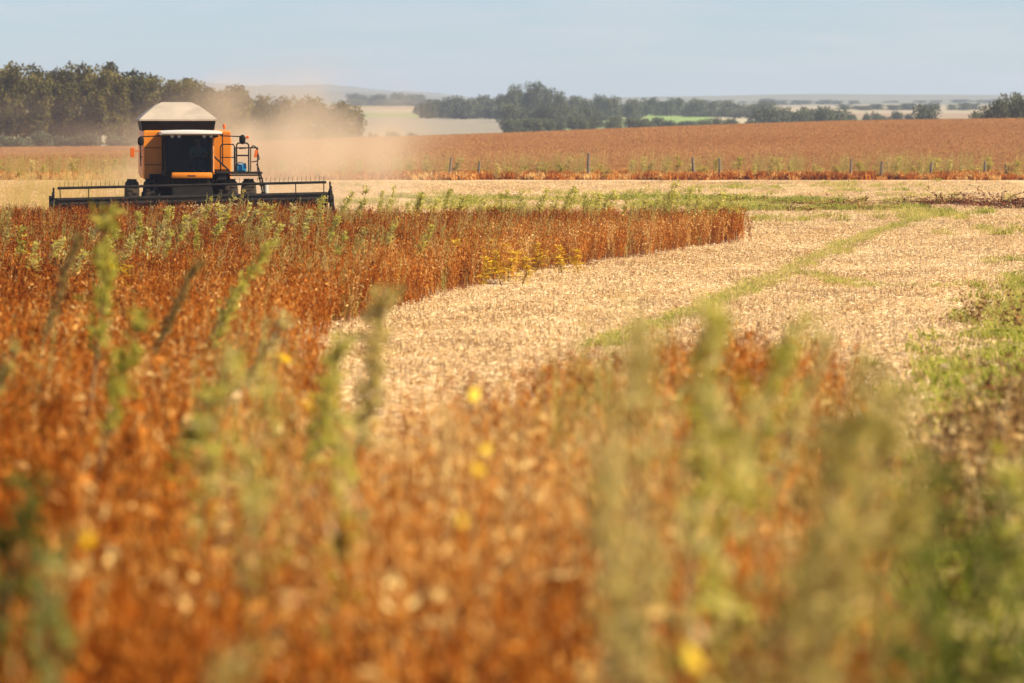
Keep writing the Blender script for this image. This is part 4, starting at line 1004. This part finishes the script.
HDW = [(20, 230), (35, 245), (62, 236), (84, 246), (118, 226), (132, 236), (150, 232), (163, 222), (176, 228), (186, 215), (196, 222), (204, 204), (212, 196), (221, 206), (230, 212), (238, 193), (246, 188), (255, 200), (263, 196), (272, 206), (284, 222), (296, 204), (310, 212), (322, 200), (338, 216), (352, 226), (372, 222), (398, 218), (434, 224), (8, 215), (108, 212), (140, 214), (170, 206)]
for i, (px, yt) in enumerate(sorted(HDW)):
    d = 3.75 - 1.45; d = max(58, min(112, d * FPX / (yt - YH)))
    weed('field_weed', ('feather', 'leafy', 'feather', 'bushy')[i % 4], 'green' if i % 5 else 'olive', px, yt - 2, d, rw_.uniform(.05, .55), rw_.uniform(.9, 1.5), 'yellow green weed standing in the crop before the harvester, %s from the left' % ordi(i), 'weeds scattered in the crop before the harvester')
FEN = [(-10 + i * 13 + rw_.uniform(-6, 6)) for i in range(81)]
for i, px in enumerate(FEN):
    if 130 < px < 262: continue
    yt = rw_.uniform(156, 168) if px > 330 else rw_.uniform(156, 172)
    weed('fence_weed', ('leafy', 'bushy', 'feather')[i % 3], 'green' if i % 3 else 'olive', px, yt, 213 + rw_.uniform(-1, 8), rw_.uniform(-.1, .25), rw_.uniform(1.5, 2.8), 'pale green weed along the distant fence posts, %s from left' % ordi(i), 'weeds along the fence posts')
YS = [(481, 248, 84), (490, 240, 88), (497, 252, 82), (505, 244, 86), (512, 249, 83), (520, 238, 90), (527, 256, 82), (486, 258, 80), (536, 244, 88), (560, 246, 88), (578, 248, 88), (455, 240, 84), (120, 262, 60), (318, 392, 22), (330, 380, 24)]
for i, (px, yt, d) in enumerate(YS):
    weed('yellow_soybean', 'leafy', 'yellow', px, yt, d, rw_.uniform(-.1, .15), rw_.uniform(1.1, 1.8), ('yellowing soybean plant at the crop edge by the stubble, %s of that cluster' % ordi(i)) if i < 12 else ('yellow soybean plant among rust brown crop under the header', 'yellow soybean plant at the tip of the stubble tongue', 'second yellow soybean plant at the tip of the stubble tongue')[i - 12], 'yellowing soybean plants', 'plant')
# single bright leaves caught in the crop
def leaf_obj(px, py, d, size, tone, label):
    x, y = at(px, d); z = zpix(py, d); q = NB(); r = random.Random(px)
    n0 = Vector((r.uniform(.4, .9), -.8, .7)).normalized(); a = n0.orthogonal().normalized(); a = Matrix.Rotation(r.uniform(0, 6), 3, n0) @ a; b_ = n0.cross(a)
    N = 10; pts = []; 
    for k in range(N):
        an = 2 * math.pi * k / N; rr_ = 1 - .25 * abs(math.sin(an)); pts.append(a * math.cos(an) * size * rr_ + b_ * math.sin(an) * size * (.62 if tone < 1.2 else .36) + n0 * (.15 * size * math.cos(2 * an)))
    pts.append(n0 * .12 * size)
    q.add(pts, [(k, (k + 1) % N, N) for k in range(N)], tone)
    back_ = [p - n0 * .002 for p in pts]; q.add(back_, [((k + 1) % N, k, N) for k in range(N)], tone)
    q.stem([-a * size * 2.0 - Vector((0, 0, size)), -a * size], .003, .002, tone * .6)
    me = q.mesh('dry_leaf'); o = link('dry_leaf', me, M['yellow'] if tone < 1.2 else M['pale_leaf'], None, (x, y, z)); tag(o, label, 'leaf', 'single bright leaves in the crop'); return o
M['pale_leaf'] = simple('pale_leaf', (.66, .44, .24), .8, .2, 20, spec=.1)
for a_ in [(695, 662, 8.6, .036, .72, 'large bright yellow leaf at the bottom right of centre'), (86, 541, 10.4, .026, .62, 'yellow leaf above the dark weed in the lower left'), (474, 395, 17, .045, .95, 'pale yellow leaf at the near end of the stubble'),
           (462, 522, 11, .022, .6, 'small yellow leaf in the centre foreground crop'), (284, 358, 24, .05, .6, 'yellow leaf below the olive leaning weed'), (942, 487, 11, .028, .5, 'orange yellow leaf in the verge grass at right'),
           (884, 436, 12.5, .036, .7, 'yellow leaf behind the big leaning olive weed'), (897, 495, 11, .03, .5, 'orange leaf beneath the yellow one by the leaning weed'), (814, 597, 9.3, .026, .35, 'orange leaf low at the foot of the leaning olive weed'),
           (330, 530, 10.6, .022, 1.5, 'pale straw coloured leaf left of centre in foreground'), (352, 493, 11.6, .02, 1.5, 'small whitish leaf above the pale straw coloured one'), (290, 600, 8.9, .02, 1.5, 'pale leaf low in the rust brown foreground'),
           (478, 470, 12.6, .03, .6, 'yellow leaf in the middle of the foreground crop'), (486, 450, 13.4, .028, .8, 'light yellow leaf just above the middle yellow leaf'), (112, 265, 58, .10, .55, 'orange yellow leaf cluster under the combine header'),
           (700, 636, 8.7, .026, 1.5, 'pale twisted leaf just above the large yellow leaf'), (870, 575, 9.3, .022, 1.5, 'pale dry leaf at lower right beside dark earth'), (236, 395, 21, .04, 1.5, 'whitish leaf under the pale green weed')]:
    leaf_obj(*a_)

# dark clods and dead tufts on the stubble
def clod(px, py, size, label, flat=1.0):
    x, y = pg(px, py); q = NB(); r = random.Random(int(px))
    for i in range(220):
        v = Vector((r.gauss(0, .62 * flat), r.gauss(0, .36), min(.9, abs(r.gauss(0, .40 / flat))))) * size
        q.leaf(v, (r.uniform(-1, 1), r.uniform(-1, 1), r.uniform(-.3, 1)), (r.uniform(-1, 1), r.uniform(-1, 1), 1), size * r.uniform(.12, .34) / flat, size * r.uniform(.05, .14) / flat, r.uniform(0, .7), .2)
        if i % 3 == 0: q.stem([(v.x * .3, v.y * .3, -.02), v * .6 + Vector((0, 0, .1 * size)), v], .02 * size, .008 * size, .3)
    o = link('dead_weed_tuft', q.mesh('dead_weed_tuft'), M['deadtuft'], None, (x, y, float(zg(x, y)))); tag(o, label, 'weed tuft', 'dead tufts on the stubble')
M['deadtuft'] = veg('dead_tuft', [(0, (.05, .016, .01)), (.5, (.27, .095, .038)), (1, (.44, .22, .09))], .15, 'obj')
clod(957, 326, .20, 'dark reddish dead tuft alone on the straw at right')
clod(942, 282, .10, 'small brown tuft above the dark reddish one')
clod(870, 275, .09, 'small brown tuft beside the green track fork')
for i, (px, py, s_) in enumerate([(752, 206, .5), (790, 212, .4), (838, 208, .55), (868, 211, .4), (912, 206, .35), (945, 205, .6), (998, 206, .7), (1015, 210, .5)]):
    clod(px, py, s_ * 1.5, 'reddish brown dead weed heap beyond the crop end, %s from left' % ordi(i), 1.6)
for i, (px, py, s_) in enumerate([(1008, 405, .3), (1020, 432, .3), (905, 565, .25), (930, 600, .22)]):
    clod(px, py, s_, 'dark reddish brown dead weeds on the verge, %s going down' % ordi(i))

# fence posts
postm = simple('weathered_wood', (.17, .135, .10), .9, .3, 5)
for i, (px, yt) in enumerate([(449, 157), (478, 161), (588, 155), (720, 158), (850, 159), (880, 161), (930, 162), (984, 161), (1006, 163), (694, 157)]):
    d = 214 + rw_.uniform(-1, 1); x, y = at(px, d); z = float(zg(x, y)); h = max(.7, zpix(yt, d) - z)
    if px == 588: h += .12
    q = MB(); r_ = rw_.uniform(.055, .085)
    q.cyl((0, 0, -.1), (.01, 0, h * .6), r_ * 1.1, r_, 9); q.cyl((.01, 0, h * .6), (.015, 0, h), r_, r_ * .85, 9)
    o = q.done('fence_post', postm, None, True); o.location = (x, y, z); o.rotation_euler = (rw_.uniform(-.05, .05), rw_.uniform(-.1, .1), 0)
    tag(o, 'weathered wooden fence post among weeds, %s of the row' % ordi(i), 'fence post', 'fence posts')
